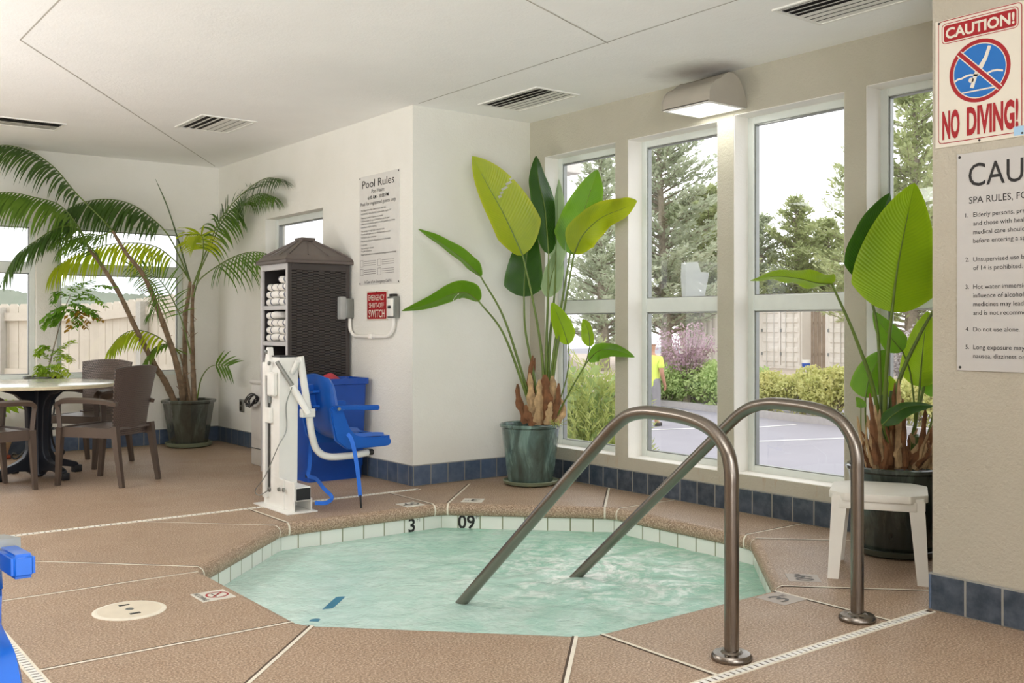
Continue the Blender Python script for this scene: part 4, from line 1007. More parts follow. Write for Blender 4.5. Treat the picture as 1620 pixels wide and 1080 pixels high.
# blue seat
ph = R(36); fw_ = (CR * math.cos(ph) + CD * math.sin(ph)).normalized(); sd = (CD * math.cos(ph) - CR * math.sin(ph)).normalized()
so = wd(503, 700, 6.93) - Vector((2.88, 6.215, 0)); so.z = 0
def sl(f, s, z): return so + fw_ * f + sd * s + Vector((0, 0, z))
sp_ = crom([Vector((-.055, 0, .872)), Vector((-.035, 0, .74)), Vector((-.01, 0, .60)), Vector((.03, 0, .49)), Vector((.10, 0, .43)), Vector((.20, 0, .412)), Vector((.32, 0, .412)), Vector((.40, 0, .405))], 6)
nS = len(sp_) - 1
def seat_fn(u, v):
    k = v * nS; i = min(int(k), nS - 1); p = sp_[i].lerp(sp_[i + 1], k - i); s = 2 * u - 1
    hw = .205 + .02 * math.sin(math.pi * v) - .03 * max(0, (.12 - v) / .12) ** 2
    cup = abs(s) ** 3
    nx = (1.0 if v < .35 else max(0, 1 - (v - .35) / .3)); 
    return sl(p.x + cup * .05 * nx, s * hw, p.z + cup * .035 * (1 - nx) - .02 * max(0, (.08 - v) / .08) * s * s)
seat = MB().grid(seat_fn, 20, 44, .028).build('seat', M['blue_plastic'], t, 50)
for s in (-1, 1):
    # side wing that carries the armrest
    P = [(-.02, .66), (.06, .672), (.085, .60), (.12, .51), (.17, .46), (.24, .445), (.40, .440), (.435, .425), (.435, .385), (.40, .375), (.10, .372), (.02, .43), (-.01, .55)]
    g = MB(); a, c = s * .205, s * .245
    vs = [sl(f, a, z) for f, z in P] + [sl(f, c, z) for f, z in P]; n = len(P)
    g.add(vs, [tuple(range(n)), tuple(range(2 * n - 1, n - 1, -1))] + [(i, (i + 1) % n, (i + 1) % n + n, i + n) for i in range(n)])
    bb = bmesh.new(); q = [bb.verts.new(v) for v in g.v]
    for f in g.f: bb.faces.new([q[i] for i in f])
    bmesh.ops.recalc_face_normals(bb, faces=bb.faces[:]); bmesh.ops.bevel(bb, geom=bb.edges[:], offset=.008, segments=2, affect='EDGES')
    MB().bm(bb).build('side_wing', M['blue_plastic'], t, 40)
    g = MB(); g.bar([sl(.01, s * .25, .652), sl(.06, s * .25, .655), sl(.33, s * .25, .645)], .05, .034); bb = bmesh.new(); q = [bb.verts.new(v) for v in g.v]
    for f in g.f: bb.faces.new([q[i] for i in f])
    bmesh.ops.recalc_face_normals(bb, faces=bb.faces[:]); bmesh.ops.bevel(bb, geom=bb.edges[:], offset=.007, segments=2, affect='EDGES')
    MB().bm(bb).build('armrest', M['blue_plastic'], t, 40)
    MB().lathe([(.012, 0), (.012, .006), (0, .008)], 12).build('rivet', M['grey_metal'], t).matrix_local = Matrix.Translation(sl(.02, s * .278, .65)) @ sd.to_track_quat('Z', 'Y').to_matrix().to_4x4() @ Matrix.Scale(s, 4)
g = MB(); g.bar([sl(.40, -.22, .418), sl(.40, .22, .418)], .07, .055, (0, 0, 1)); g.build('seat_front', M['blue_plastic'], t, 0)
# ribbed mounting block behind the backrest
g = MB()
for z in (.76, .66): g.bar([sl(-.06, -.10, z), sl(-.06, .10, z - .05)], .05, .014)
g.bar([sl(-.065, 0, .80), sl(-.045, 0, .62)], .05, .09, fw_); g.build('mounting_block', M['blue_plastic'], t, 0)
MB().lathe([(.016, 0), (.016, .01), (0, .012)], 12).build('bolt', M['dark_metal'], t).matrix_local = Matrix.Translation(sl(-.095, -.03, .71)) @ (-fw_).to_track_quat('Z', 'Y').to_matrix().to_4x4()
def strap(nm, pts, wd_=.03, across=None):
    P = crom(pts, 8); g = MB(); g.bar(P, wd_, .004, across or CD); return g.build(nm, M['blue_strap'], t, 60)
strap('strap', [lw(550, 686, 6.70), lw(556, 695, 6.66), lw(562, 720, 6.64), lw(567, 755, 6.63), lw(570, 785, 6.62)], .026)
MB().tube([lw(570, 783, 6.62), lw(571.5, 803, 6.62)], .012, 8, flat=.6).build('buckle', M['black_plastic'], t)
strap('strap', [lw(492, 690, 6.95), lw(490, 735, 6.96), lw(488, 752, 6.95), lw(500, 757, 6.86), lw(512, 772, 6.72), lw(525, 786, 6.6), lw(516, 795, 6.5), lw(498, 795.5, 6.5)], .026)
B('buckle', tuple(lw(483, 753, 6.98) + Vector((0, 0, -.01))), tuple(lw(491, 753, 6.98) + Vector((.01, .02, .01))), 'black_plastic', .002)

# ================================================================ second lift chair, at the left edge of the picture
q = wd(14, 890, 2.2)
t = thing('lift_chair', 'bright blue plastic lift chair at the lower left edge, only its side in view', 'chair', (q.x, q.y, 0))
def ql(px, py, d): return wd(px, py, d) - Vector((q.x, q.y, 0))
g = MB(); g.bar([ql(10, 880, 2.23), ql(38, 896, 2.08)], .046, .050); bb = bmesh.new(); vv = [bb.verts.new(v) for v in g.v]
for f in g.f: bb.faces.new([vv[i] for i in f])
bmesh.ops.recalc_face_normals(bb, faces=bb.faces[:]); bmesh.ops.bevel(bb, geom=bb.edges[:], offset=.008, segments=3, affect='EDGES'); MB().bm(bb).build('armrest', M['blue_plastic'], t, 40)
g = MB(); g.bar([ql(16, 877.5, 2.19), ql(36, 889, 2.085)], .028, .004); g.build('arm_pad', M['grey_plastic'], t, 0)
g = MB(); g.bar([ql(-12, 868, 2.30), ql(14, 874, 2.21)], .05, .06); g.bar([ql(-12, 880, 2.30), ql(12, 889, 2.22)], .062, .03); g.build('clamp', M['grey_metal'], t, 0)
for px, py in ((2, 861), (14, 866), (22, 869)): MB().lathe([(.007, 0), (.007, .008), (0, .009)], 8).build('bolt', M['grey_metal'], t).location = ql(px, py, 2.24)
g = MB(); g.bar(crom([ql(-9, 858, 2.30), ql(-8, 930, 2.31), ql(-8, 985, 2.30), ql(-10, 1030, 2.28)], 5), .026, .03); g.build('arm_post', M['blue_plastic'], t, 40)
e1 = (CR * .55 - CD * .84).normalized(); e2 = (-CR * .84 - CD * .55).normalized(); sb = ql(-2, 1004, 2.28)
def lc(u, v):
    s = 2 * u - 1
    return sb + e1 * (.42 * v) + e2 * (.44 * u) + Vector((0, 0, .025 * abs(s) ** 3 - .045 * max(0, v - .8) / .2))
MB().grid(lc, 16, 16, -.035).build('seat', M['blue_plastic'], t, 50)
def lb(u, v):
    s = 2 * u - 1; return sb + e2 * (.03 + .40 * u) - e1 * (.02 + .05 * v - .05 * abs(s) ** 3) + Vector((0, 0, .0 + .40 * v))
MB().grid(lb, 12, 12, .03).build('backrest', M['blue_plastic'], t, 50)
g = MB(); c = sb + e1 * .2 + e2 * .22
g.tube([c + Vector((0, 0, -.02)), (c.x, c.y, .02)], .035, 14); g.lathe([(.16, 0), (.16, .015), (.05, .03)], 24, (c.x, c.y, 0)); g.build('pedestal', M['lift_white'], t, 50)
# ================================================================ plants
def paddle(v): return min(1, (max(v, 0) / .20) ** .52) * max(0, 1 - max(0, (v - .18) / .82) ** 2.05) ** .8
def lance(v): return math.sin(math.pi * min(1, max(0, v)) ** .75) ** .8
def blade(P, width, face=0.0, fold=14, wl=1.0, wr=1.0, prof=paddle, nu=8, nv=48, curl=0.0, wave=.03, seed=0, tear=()):
    """leaf blade along the measured midrib P; face turns it about the rib (0 shows its full width), fold closes the halves"""
    mid = crom(P, 10); n = len(mid) - 1
    def fr(v):
        k = v * n; i = min(int(k), n - 1); return mid[i].lerp(mid[i + 1], k - i), (mid[i + 1] - mid[i]).normalized()
    vs = []; uvs = []
    for j in range(nv + 1):
        v = j / nv; p, t = fr(v); s0 = t.cross(CD); s0 = s0.normalized() if s0.length > .05 else t.orthogonal().normalized()
        n0 = s0.cross(t).normalized(); a = R(face + curl * v); s = s0 * math.cos(a) + n0 * math.sin(a); nn = s.cross(t).normalized()
        for i in range(-nu, nu + 1):
            u = i / nu; w = width * .5 * prof(v) * (wl if u < 0 else wr) * abs(u)
            f = R(fold * (1 - .35 * abs(u)))
            z = math.sin(f) * w + wave * width * math.sin(v * 19 + seed + u) * abs(u) ** 2 * prof(v) * .5
            vs.append(p + s * (math.copysign(1, u) * w * math.cos(f)) + nn * z); uvs.append((.5 + u / 2, v))
    vs = [(min(v[0], 5.148), min(v[1], 6.462 if v[0] > 4.02 else 10.3), v[2]) for v in vs]
    W_ = 2 * nu + 1
    def torn(j, i):
        u = (i + .5 - nu) / nu; return any(u * sg > .12 and abs((j + .5) / nv - tv - .10 * abs(u)) < .55 / nv for tv, sg in tear)
    return MB().add(vs, [(j * W_ + i, j * W_ + i + 1, (j + 1) * W_ + i + 1, (j + 1) * W_ + i) for j in range(nv) for i in range(W_ - 1) if not torn(j, i)], uvs)
def clear(x, y, d, xmax, ymax):
    """a point at depth d, brought nearer where it would stand inside a wall"""
    a = (x - 810) / F
    d = min(d, xmax / (a * C_ + S_)) if a * C_ + S_ > 0 else d
    return wd(x, y, min(d, ymax / (C_ - a * S_)))
def bop_leaf(root, loc, d, rib, width, mt, stalk, face=0, fold=14, dd=0.0, ds=0.0, r0=.013, r1=.006, sm='stalk', **k):
    """rib and stalk are measured picture points; dd / ds: how much nearer (-) or farther the tip / the leaf base stands than the pot"""
    m_ = len(rib); P = [clear(x, y, d + ds + (dd - ds) * i / (m_ - 1), 5.155 - .045 - width * d / F * .18 * abs(math.sin(R(face + 25))), 6.40) for i, (x, y) in enumerate(rib)]
    o = blade(P, width * d / F, face, fold, **k).build('leaf', M[mt], root, 180, loc)
    q = len(stalk); S = [clear(x, y, d + ds * (i / max(1, q - 1)), 5.12 if i else 9, 6.42) for i, (x, y) in enumerate(stalk)]; S[-1] = P[0].copy()
    mid = crom(P, 6); S = crom(S, 8) + mid[1:int(len(mid) * .8)]
    n = len(S); rad = [r0 + (r1 - r0) * min(1, i / (8 * (q - 1) + 1e-6)) if i <= 8 * (q - 1) else r1 * max(.25, 1 - (i - 8 * (q - 1)) / (n - 8 * (q - 1))) for i in range(n)]
    st = MB().tube(S, rad, 8).build('leaf_stalk', M[sm], o, 60, loc)
    return o
def husks(root, loc, c, specs, mats=('husk', 'husk_pale')):
    for k, (x0, y0, x1, y1, w, d, bend) in enumerate(specs):
        a, b_ = wd(x0, y0, d), wd(x1, y1, d); mid = a.lerp(b_, .55) + CR * bend * .02
        o = blade([a, mid, b_], w * d / F, face=(k * 47) % 70 - 35, fold=30, prof=lambda v: (1 - .75 * v ** 2) * (.8 + .2 * math.sin(v * 17)), nu=4, nv=10, wave=.12, seed=k)
        o.build('husk', M[mats[k % 2] if len(mats) > 1 else mats[0]], root, 180, loc)
def pot(root, prof, mt, n=48, a0=0.0): return MB().lathe(prof, n, (0, 0, 0), a0).build('pot', M[mt], root, 40)
# ---- bird of paradise in the corner
L1 = Vector((4.80, 6.02, 0)); d = L1.x * S_ + L1.y * C_
t = thing('potted_bird_of_paradise', 'tall bird of paradise in a blue-green glazed pot in the corner left of the windows', 'plant', L1)
MB().lathe([(.165, 0), (.20, .012), (.212, .035), (.205, .038), (.19, .022), (0, .02)], 40).build('saucer', M['saucer'], t, 40)
pot(t, [(.16, .024), (.172, .03), (.178, .06), (.222, .43), (.234, .44), (.236, .455), (.228, .462), (.216, .455), (.210, .40), (0, .40)], 'pot_green')
MB().lathe([(.209, .412), (.12, .425), (0, .43)], 24).build('soil', M['soil'], t, 40)
A = lambda *a, **k: bop_leaf(t, L1, d, *a, **k)
A([(827, 404), (800, 345), (770, 290), (747, 247)], 88, 'leaf_yellow', [(862, 660), (857, 560), (842, 470), (827, 404)], face=12, fold=16, dd=-.10, ds=-.05, wl=1.12, wr=.62, tear=[(.50, -1)], wave=.02)
A([(868, 402), (862, 330), (852, 285), (848, 246)], 62, 'leaf_dark', [(864, 660), (864, 560), (867, 470), (868, 402)], face=-38, fold=24, dd=.05, wl=1.15, wr=.75)
A([(879, 429), (880, 380), (882, 330), (884, 283)], 40, 'leaf_pale', [(866, 660), (870, 540), (877, 470), (879, 429)], face=50, fold=20, dd=.1, ds=.08)
A([(902, 402), (915, 360), (930, 315), (945, 268)], 74, 'leaf_mid', [(866, 660), (876, 560), (892, 460), (902, 402)], face=10, fold=16, dd=.06, ds=.02)
A([(908, 402), (922, 372), (950, 345), (985, 330), (1008, 318)], 62, 'leaf_yellow', [(868, 660), (880, 560), (896, 470), (908, 402)], face=18, fold=18, dd=-.30, ds=-.04, wl=.8, wr=1.05, curl=10)
A([(829, 469), (830, 440), (834, 400), (842, 350)], 66, 'leaf_dark', [(856, 660), (842, 580), (831, 520), (829, 469)], face=-8, fold=22, dd=.12, ds=.08)
A([(761, 438), (735, 412), (700, 386), (661, 362)], 44, 'leaf_mid', [(848, 665), (826, 590), (796, 500), (761, 438)], face=62, fold=20, dd=-.15, ds=-.05, sm='stalk')
A([(758, 477), (738, 463), (715, 465), (680, 480), (635, 492)], 48, 'leaf_mid', [(846, 668), (826, 605), (795, 525), (758, 477)], face=52, fold=16, dd=-.30, ds=-.10, tear=[(.36, 1)])
A([(899, 545), (891, 520), (882, 498), (873, 478)], 34, 'leaf_lime', [(874, 665), (893, 610), (900, 572), (899, 545)], face=15, fold=16, dd=-.08, ds=-.04, r0=.006, r1=.004)
A([(933, 548), (932, 530), (928, 516), (922, 504)], 26, 'leaf_lime', [(878, 665), (906, 610), (926, 575), (933, 548)], face=-20, fold=18, dd=-.05, r0=.006, r1=.004)
A([(930, 571), (945, 556), (965, 553), (985, 557), (1004, 565)], 32, 'leaf_mid', [(876, 668), (893, 635), (912, 600), (930, 571)], face=42, fold=18, dd=-.32, ds=-.12, r0=.008, r1=.005)
A([(866, 470), (872, 440), (878, 415), (880, 395)], 40, 'leaf_pale', [(866, 660), (867, 580), (866, 520), (866, 470)], face=30, fold=20, dd=.10, ds=.08, r0=.006)
hs = [(836, 668, 819, 607, 22, d - .08, -1), (842, 672, 838, 590, 20, d - .05, 0), (850, 670, 843, 562, 16, d - .02, -2), (855, 672, 854, 600, 26, d - .08, 0), (862, 672, 862, 592, 34, d - .06, 0), (868, 668, 874, 594, 26, d - .03, 1),
      (874, 670, 884, 606, 20, d - .06, 1), (880, 670, 893, 642, 12, d - .09, 1), (846, 672, 832, 640, 18, d - .10, -1), (868, 672, 872, 635, 20, d - .11, 0), (858, 670, 846, 566, 12, d + .03, -2), (878, 666, 887, 630, 14, d - .02, 2)]
husks(t, L1, None, hs)
MB().tube([wd(858, 672, d), wd(861, 640, d), wd(862, 600, d)], [.05, .045, .03], 12).build('stem_base', M['husk'], t, 60, L1)
g = MB()
for k in range(26):
    a = wd(872 + random.uniform(-2, 16), 670 + random.uniform(-4, 2), d - .17 - random.uniform(0, .05)); g.tube([a, a + Vector((random.uniform(-.03, .03), random.uniform(-.05, 0), random.uniform(-.03, .04)))], .0022, 3)
g.build('weed_tuft', M['feather'], t, 0, L1)
# ---- second bird of paradise, behind the stool
L2 = Vector((4.89, 3.02, 0)); d = L2.x * S_ + L2.y * C_
t = thing('potted_bird_of_paradise', 'bird of paradise with one huge lime leaf in a dark pot behind the white stool', 'plant', L2)
MB().lathe([(.18, 0), (.215, .012), (.225, .04), (.217, .043), (.20, .025), (0, .022)], 40).build('saucer', M['saucer_dark'], t, 40)
pot(t, [(.175, .026), (.19, .034), (.196, .06), (.242, .435), (.256, .445), (.258, .462), (.248, .468), (.236, .46), (.23, .41), (0, .41)], 'pot_dark')
MB().lathe([(.229, .42), (.12, .435), (0, .44)], 24).build('soil', M['soil'], t, 40)
A = lambda *a, **k: bop_leaf(t, L2, d, *a, **k)
A([(1411, 494), (1419, 430), (1432, 360), (1447, 289)], 132, 'leaf_lime', [(1402, 705), (1400, 640), (1404, 565), (1411, 494)], face=4, fold=12, dd=-.02, ds=-.10, r0=.015, r1=.008, wave=.015)
A([(1372, 447), (1376, 405), (1390, 355), (1408, 305)], 84, 'leaf_dark', [(1396, 705), (1393, 620), (1388, 520), (1372, 447)], face=-20, fold=18, dd=.05, ds=.04, r0=.012)
A([(1316, 449), (1292, 447), (1262, 440), (1225, 437), (1186, 444)], 62, 'leaf_lime', [(1394, 705), (1383, 620), (1352, 530), (1316, 449)], face=70, fold=10, wave=.06, dd=-.25, ds=-.05, r0=.014)
A([(1455, 612), (1458, 575), (1462, 535), (1468, 492)], 66, 'leaf_lime', [(1444, 700), (1449, 668), (1453, 640), (1455, 612)], face=24, fold=16, dd=.03, ds=.02, r0=.009)
A([(1428, 556), (1413, 538), (1398, 518), (1381, 492)], 40, 'leaf_mid', [(1446, 700), (1447, 650), (1440, 590), (1428, 556)], face=20, fold=16, dd=.05, ds=.04, r0=.006, r1=.004)
A([(1369, 629), (1374, 602), (1386, 575), (1402, 553)], 54, 'leaf_mid', [(1375, 722), (1371, 690), (1369, 655), (1369, 629)], face=22, fold=18, dd=.05, ds=.02, r0=.006, r1=.004)
A([(1490, 470), (1500, 440), (1512, 400), (1520, 350)], 80, 'leaf_mid', [(1408, 700), (1420, 610), (1455, 530), (1490, 470)], face=30, fold=16, dd=-.05, ds=.0, r0=.015)
A([(1396, 672), (1412, 657), (1432, 645), (1455, 641), (1478, 642)], 32, 'leaf_dark', [(1412, 720), (1407, 705), (1402, 690), (1396, 672)], face=48, fold=20, dd=-.15, ds=-.18, r0=.005, r1=.004)
A([(1362, 645), (1362, 640), (1359, 634), (1354, 628)], 16, 'leaf_mid', [(1368, 730), (1364, 700), (1362, 670), (1362, 645)], face=30, dd=.02, r0=.004, r1=.003)
A([(1478, 628), (1477, 610), (1473, 596), (1468, 584)], 40, 'leaf_mid', [(1460, 710), (1470, 680), (1476, 655), (1478, 628)], face=25, dd=.05, ds=.04, r0=.006)
A([(1488, 430), (1482, 410), (1476, 396), (1470, 383)], 46, 'leaf_lime', [(1440, 700), (1460, 620), (1482, 520), (1488, 430)], face=15, dd=.10, ds=.10, r0=.008)
A([(1404, 628), (1404, 615), (1406, 604), (1408, 594)], 36, 'leaf_lime', [(1400, 720), (1402, 690), (1403, 660), (1404, 628)], face=30, dd=.14, ds=.12, r0=.004)
hs = []
rs = random.Random(5)
for k in range(34):
    x0 = 1376 + k * 3.0 + rs.uniform(-4, 4); lean = (x0 - 1418) * .45 + rs.uniform(-10, 10); y1 = rs.choice([640, 660, 680, 700, 690]) + rs.uniform(-8, 8)
    hs.append((x0, 744 - rs.uniform(0, 8), x0 + lean, y1, rs.uniform(9, 17), d - .10 + .16 * rs.random() - .04, rs.uniform(-2, 2)))
for x0, y0, x1, y1, w in ((1388, 735, 1376, 622, 16), (1398, 738, 1384, 640, 12), (1412, 740, 1416, 605, 18), (1420, 742, 1422, 600, 14), (1430, 742, 1428, 630, 18), (1400, 742, 1392, 660, 16)): hs.append((x0, y0, x1, y1, w, d - .06, 0))
husks(t, L2, None, hs)
for x0, x1, y1 in ((1398, 1398, 625), (1406, 1412, 618), (1446, 1452, 690)): MB().tube([wd(x0, 742, d), wd((x0 + x1) / 2, 690, d), wd(x1, y1, d)], [.032, .028, .014], 12).build('stem_base', M['stalk_dark'], t, 60, L2)

# ---- tall palm by the back windows
def frond(root, loc, pts, n, ln, mt, droop=.5, nrm=None, w=.022, start=.18, ang=40, r0=.008, seed=0, sides=(-1, 1), slen=(.6, 1.0, .4)):
    """feather palm leaf: arching rib with narrow drooping leaflets down both sides"""
    rs = random.Random(seed); P = crom(pts, 12); N = len(P) - 1
    up = Vector(nrm).normalized() if nrm is not None else Vector((0, 0, 1))
    g = MB(); seg = 6
    for i in range(n):
        f = start + (1 - start) * (i + .5) / n; k = f * N; j = min(int(k), N - 1); p = P[j].lerp(P[j + 1], k - j); T = (P[min(j + 2, N)] - P[max(j - 1, 0)]).normalized()
        s0 = T.cross(up); s0 = s0.normalized() if s0.length > .05 else T.orthogonal().normalized(); nn = s0.cross(T)
        q = (f - start) / (1 - start)
        env = (slen[0] + (slen[1] - slen[0]) * min(1, q / .3)) if q < .3 else (slen[1] + (slen[2] - slen[1]) * ((q - .3) / .7) ** 1.8)
        for sg in sides:
            a = R(ang + 22 * (q - .5) + rs.uniform(-6, 6)); L = ln * env * rs.uniform(.88, 1.08)
            dr = (s0 * sg * math.cos(a) + T * math.sin(a) + nn * rs.uniform(-.05, .12) + Vector((0, 0, -1)) * droop * .55).normalized()
            pp = p.copy(); pr = []
            for m_ in range(seg + 1):
                e = m_ / seg; wd_ = w * min(1, .45 + 2.2 * e) * (1 - max(0, e - .35) / .65) ** .75 if m_ < seg else 0.0006
                wv = T - dr * T.dot(dr); wv = wv.normalized() if wv.length > .15 else (nn - dr * nn.dot(dr)).normalized()
                pr.append((pp - wv * wd_ / 2, pp + wv * wd_ / 2))
                dr = (dr + Vector((0, 0, -1)) * droop * .26 * (.35 + e)).normalized(); pp = pp + dr * (L / seg)
            for (a0, a1), (b0, b1) in zip(pr, pr[1:]): g.add([a0, a1, b1, b0], [(0, 1, 2, 3)])
    g.v = [(min(x, 4.018), min(y, 10.298), z) for x, y, z in (tuple(v) for v in g.v)]      # leaflets rest against the walls
    o = g.build('frond', M[mt], root, 0, loc)
    MB().tube(P, [r0 * (1 - .75 * i / N) for i in range(N + 1)], 6).build('rib', M['stalk'], o, 60, loc)
    return o
L3 = Vector((3.60, 9.99, 0)); d = L3.x * S_ + L3.y * C_
t = thing('potted_palm', 'tall feathery palm in a dark olive glazed pot in the far corner', 'plant', L3)
MB().lathe([(.18, 0), (.215, .012), (.228, .045), (.22, .048), (.20, .026), (0, .022)], 40).build('saucer', M['saucer'], t, 40)
pot(t, [(.165, .03), (.18, .036), (.188, .06), (.245, .43), (.262, .44), (.268, .46), (.255, .47), (.238, .462), (.232, .41), (0, .41)], 'pot_olive', 8, R(22.5) - YAW).data.shade_flat()
MB().lathe([(.205, .425), (.1, .44), (0, .445)], 16).build('soil', M['soil'], t, 40)
def pts_(L, d0, d1): m_ = len(L); return [clear(x, y, d0 + (d1 - d0) * i / (m_ - 1), 3.93, 10.22) for i, (x, y) in enumerate(L)]
def stem(L, d0, d1, ra, rb):
    P = crom(pts_(L, d0, d1), 6); n = len(P) - 1
    MB().tube(P, [(ra + (rb - ra) * i / n) * (1 + .09 * math.sin(i * 2.1)) for i in range(n + 1)], 8).build('stem', M['palm_stem'], t, 40, L3)
stem([(278, 640), (262, 605), (244, 576), (214, 518), (189, 465), (161, 420), (142, 395)], d, d - .7, .034, .014)
stem([(290, 640), (287, 610), (274, 557), (250, 490), (228, 437), (200, 401), (178, 365)], d, d - .6, .036, .014)
stem([(296, 640), (293, 600), (293, 507), (298, 470), (301, 445)], d + .02, d, .03, .016)
stem([(308, 640), (305, 570), (304, 500), (306, 450)], d - .03, d - .05, .03, .015)
stem([(302, 640), (296, 600), (285, 560)], d - .06, d - .12, .016, .010)
FR = lambda *a, **k: frond(t, L3, *a, **k)
FR(pts_([(178, 365), (160, 345), (120, 305), (85, 264), (45, 238), (0, 230), (-50, 244)], d - .6, d - 1.1), 30, .44, 'frond_dark', droop=.9, start=.30, w=.023, seed=1)
FR(pts_([(301, 445), (270, 378), (240, 345), (205, 322), (165, 315), (125, 322), (95, 338)], d, d - .6), 32, .48, 'frond_dark', droop=1.25, start=.26, w=.026, seed=2, slen=(.5, 1, .7))
FR(pts_([(142, 395), (125, 360), (95, 325), (55, 312), (10, 304), (-40, 312)], d - .7, d - 1.2), 32, .44, 'frond_mid', droop=1.2, start=.18, w=.026, seed=3, slen=(.6, 1, .7))
FR(pts_([(142, 395), (122, 362), (92, 360), (55, 382), (25, 405), (6, 440)], d - .7, d - 1.1), 26, .36, 'frond_dark', droop=.8, start=.22, w=.025, seed=4)
FR(pts_([(301, 445), (282, 418), (250, 392), (210, 384), (165, 388), (120, 402), (85, 425)], d, d - .3), 30, .44, 'frond_lime', droop=1.25, start=.22, w=.023, seed=5, slen=(.7, 1, .6))
FR(pts_([(306, 450), (325, 400), (350, 345), (385, 305), (420, 282), (446, 284)], d - .05, d - .5), 36, .40, 'frond_dark', droop=.62, nrm=-CD * .6 + Vector((0, 0, .8)), start=.34, w=.017, seed=6)
FR(pts_([(306, 450), (330, 398), (352, 350), (380, 322), (410, 306), (437, 312)], d - .08, d - .3), 40, .38, 'frond_mid', droop=.85, nrm=-CD * .6 + Vector((.2, 0, .8)), start=.20, w=.024, seed=7)
FR(pts_([(308, 458), (318, 440), (345, 420), (375, 404), (405, 398), (432, 404)], d - .08, d - .9), 18, .40, 'frond_mid', droop=1.3, start=.38, w=.026, seed=8, slen=(.8, 1, .6))
FR(pts_([(296, 560), (275, 550), (245, 530), (215, 522), (190, 532), (170, 556)], d - .1, d - .4), 18, .32, 'frond_lime', droop=1.1, start=.3, w=.024, seed=9)
FR(pts_([(302, 560), (285, 500), (262, 455), (238, 430), (205, 420)], d - .1, d - .2), 24, .30, 'frond_mid', droop=.5, start=.25, w=.013, seed=10, nrm=-CD)
FR(pts_([(306, 470), (318, 420), (322, 390), (318, 372), (296, 372)], d - .1, d - .4), 18, .30, 'frond_lime', droop=.8, start=.45, w=.020, seed=11, nrm=-CD)
FR(pts_([(312, 630), (318, 600), (330, 582), (345, 577), (362, 579)], d - .08, d - .2), 5, .20, 'frond_mid', droop=.4, start=.66, w=.024, seed=12, nrm=-CD, slen=(.9, 1, .9))
FR(pts_([(285, 560), (268, 545), (248, 548), (232, 565), (222, 588)], d - .12, d - .35), 12, .22, 'frond_mid', droop=.8, start=.25, w=.024, seed=13)
FR(pts_([(178, 365), (160, 372), (138, 370), (112, 378), (92, 398)], d - .6, d - .9), 20, .32, 'frond_mid', droop=.8, start=.12, w=.016, seed=14)
FR(pts_([(161, 420), (150, 398), (128, 380), (105, 372), (80, 385)], d - .65, d - .5), 18, .28, 'frond_mid', droop=.8, start=.2, w=.016, seed=16)
FR(pts_([(228, 437), (245, 452), (250, 478), (232, 500)], d - .55, d - .7), 12, .26, 'frond_mid', droop=.7, start=.2, w=.012, seed=17)
MB().tube(crom(pts_([(301, 445), (285, 390), (266, 330), (246, 283)], d, d - .15), 6), [.008] * 10 + [.006] * 5 + [.005, .004, .003, .001], 6).build('spear', M['stalk_dark'], t, 60, L3)
g = MB(); rs = random.Random(3)
for k in range(46):   # loose fibre on the stems
    bx, by = rs.choice([(289, 600), (280, 580), (293, 520), (304, 510), (305, 560), (250, 490), (228, 437), (270, 560)]); p = wd(bx + rs.uniform(-7, 7), by + rs.uniform(-30, 30), d - .12 - rs.random() * .3 * (by < 500))
    g.tube([p, p + Vector((rs.uniform(-.05, .05), rs.uniform(-.05, .02), rs.uniform(-.02, .07)))], .003, 3)
g.build('fibre', M['husk'], t, 0, L3)
# ---- feathery shrub on a wrought plant stand behind the table
d = 9.15; q = wd(68, 600, d); L4 = Vector((q.x, q.y, 0))
t = thing('plant_stand', 'black wrought plant stand with scroll feet behind the table', 'plant stand', L4, R(20))
for k in range(3):
    a = R(120 * k + 15); c = Vector((math.cos(a), math.sin(a), 0))
    P = [c * .12 + Vector((0, 0, .62)), c * .14 + Vector((0, 0, .45)), c * .10 + Vector((0, 0, .28)), c * .13 + Vector((0, 0, .12)), c * .20 + Vector((0, 0, .03)), c * .235 + Vector((0, 0, .008)), c * .262 + Vector((0, 0, .03)), c * .245 + Vector((0, 0, .058)), c * .22 + Vector((0, 0, .045))]
    MB().tube(crom(P, 5), .009, 8).build('leg', M['black_plastic'], t, 60)
for z, r in ((.62, .13), (.27, .11)):
    MB().lathe([(r - .012, z - .004), (r + .008, z - .004), (r + .008, z + .006), (r - .012, z + .006), (r - .012, z - .004)], 28).build('ring', M['black_plastic'], t, 40)
    MB().box((-r, -.012, z - .004), (r, .012, z + .002)).box((-.012, -r, z - .004), (.012, r, z + .002)).build('cross_bar', M['black_plastic'], t, 0)
t = thing('potted_shrub', 'feathery green shrub in a dark bowl standing behind the table', 'plant', (q.x, q.y, .626))
MB().lathe([(.10, 0), (.14, .012), (.158, .105), (.168, .108), (.166, .122), (.15, .118), (.145, .10), (0, .10)], 36).build('pot', M['saucer_dark'], t, 40)
MB().lathe([(.146, .102), (0, .112)], 20).build('soil', M['soil'], t, 40)
base_ = Vector((q.x, q.y, .626))
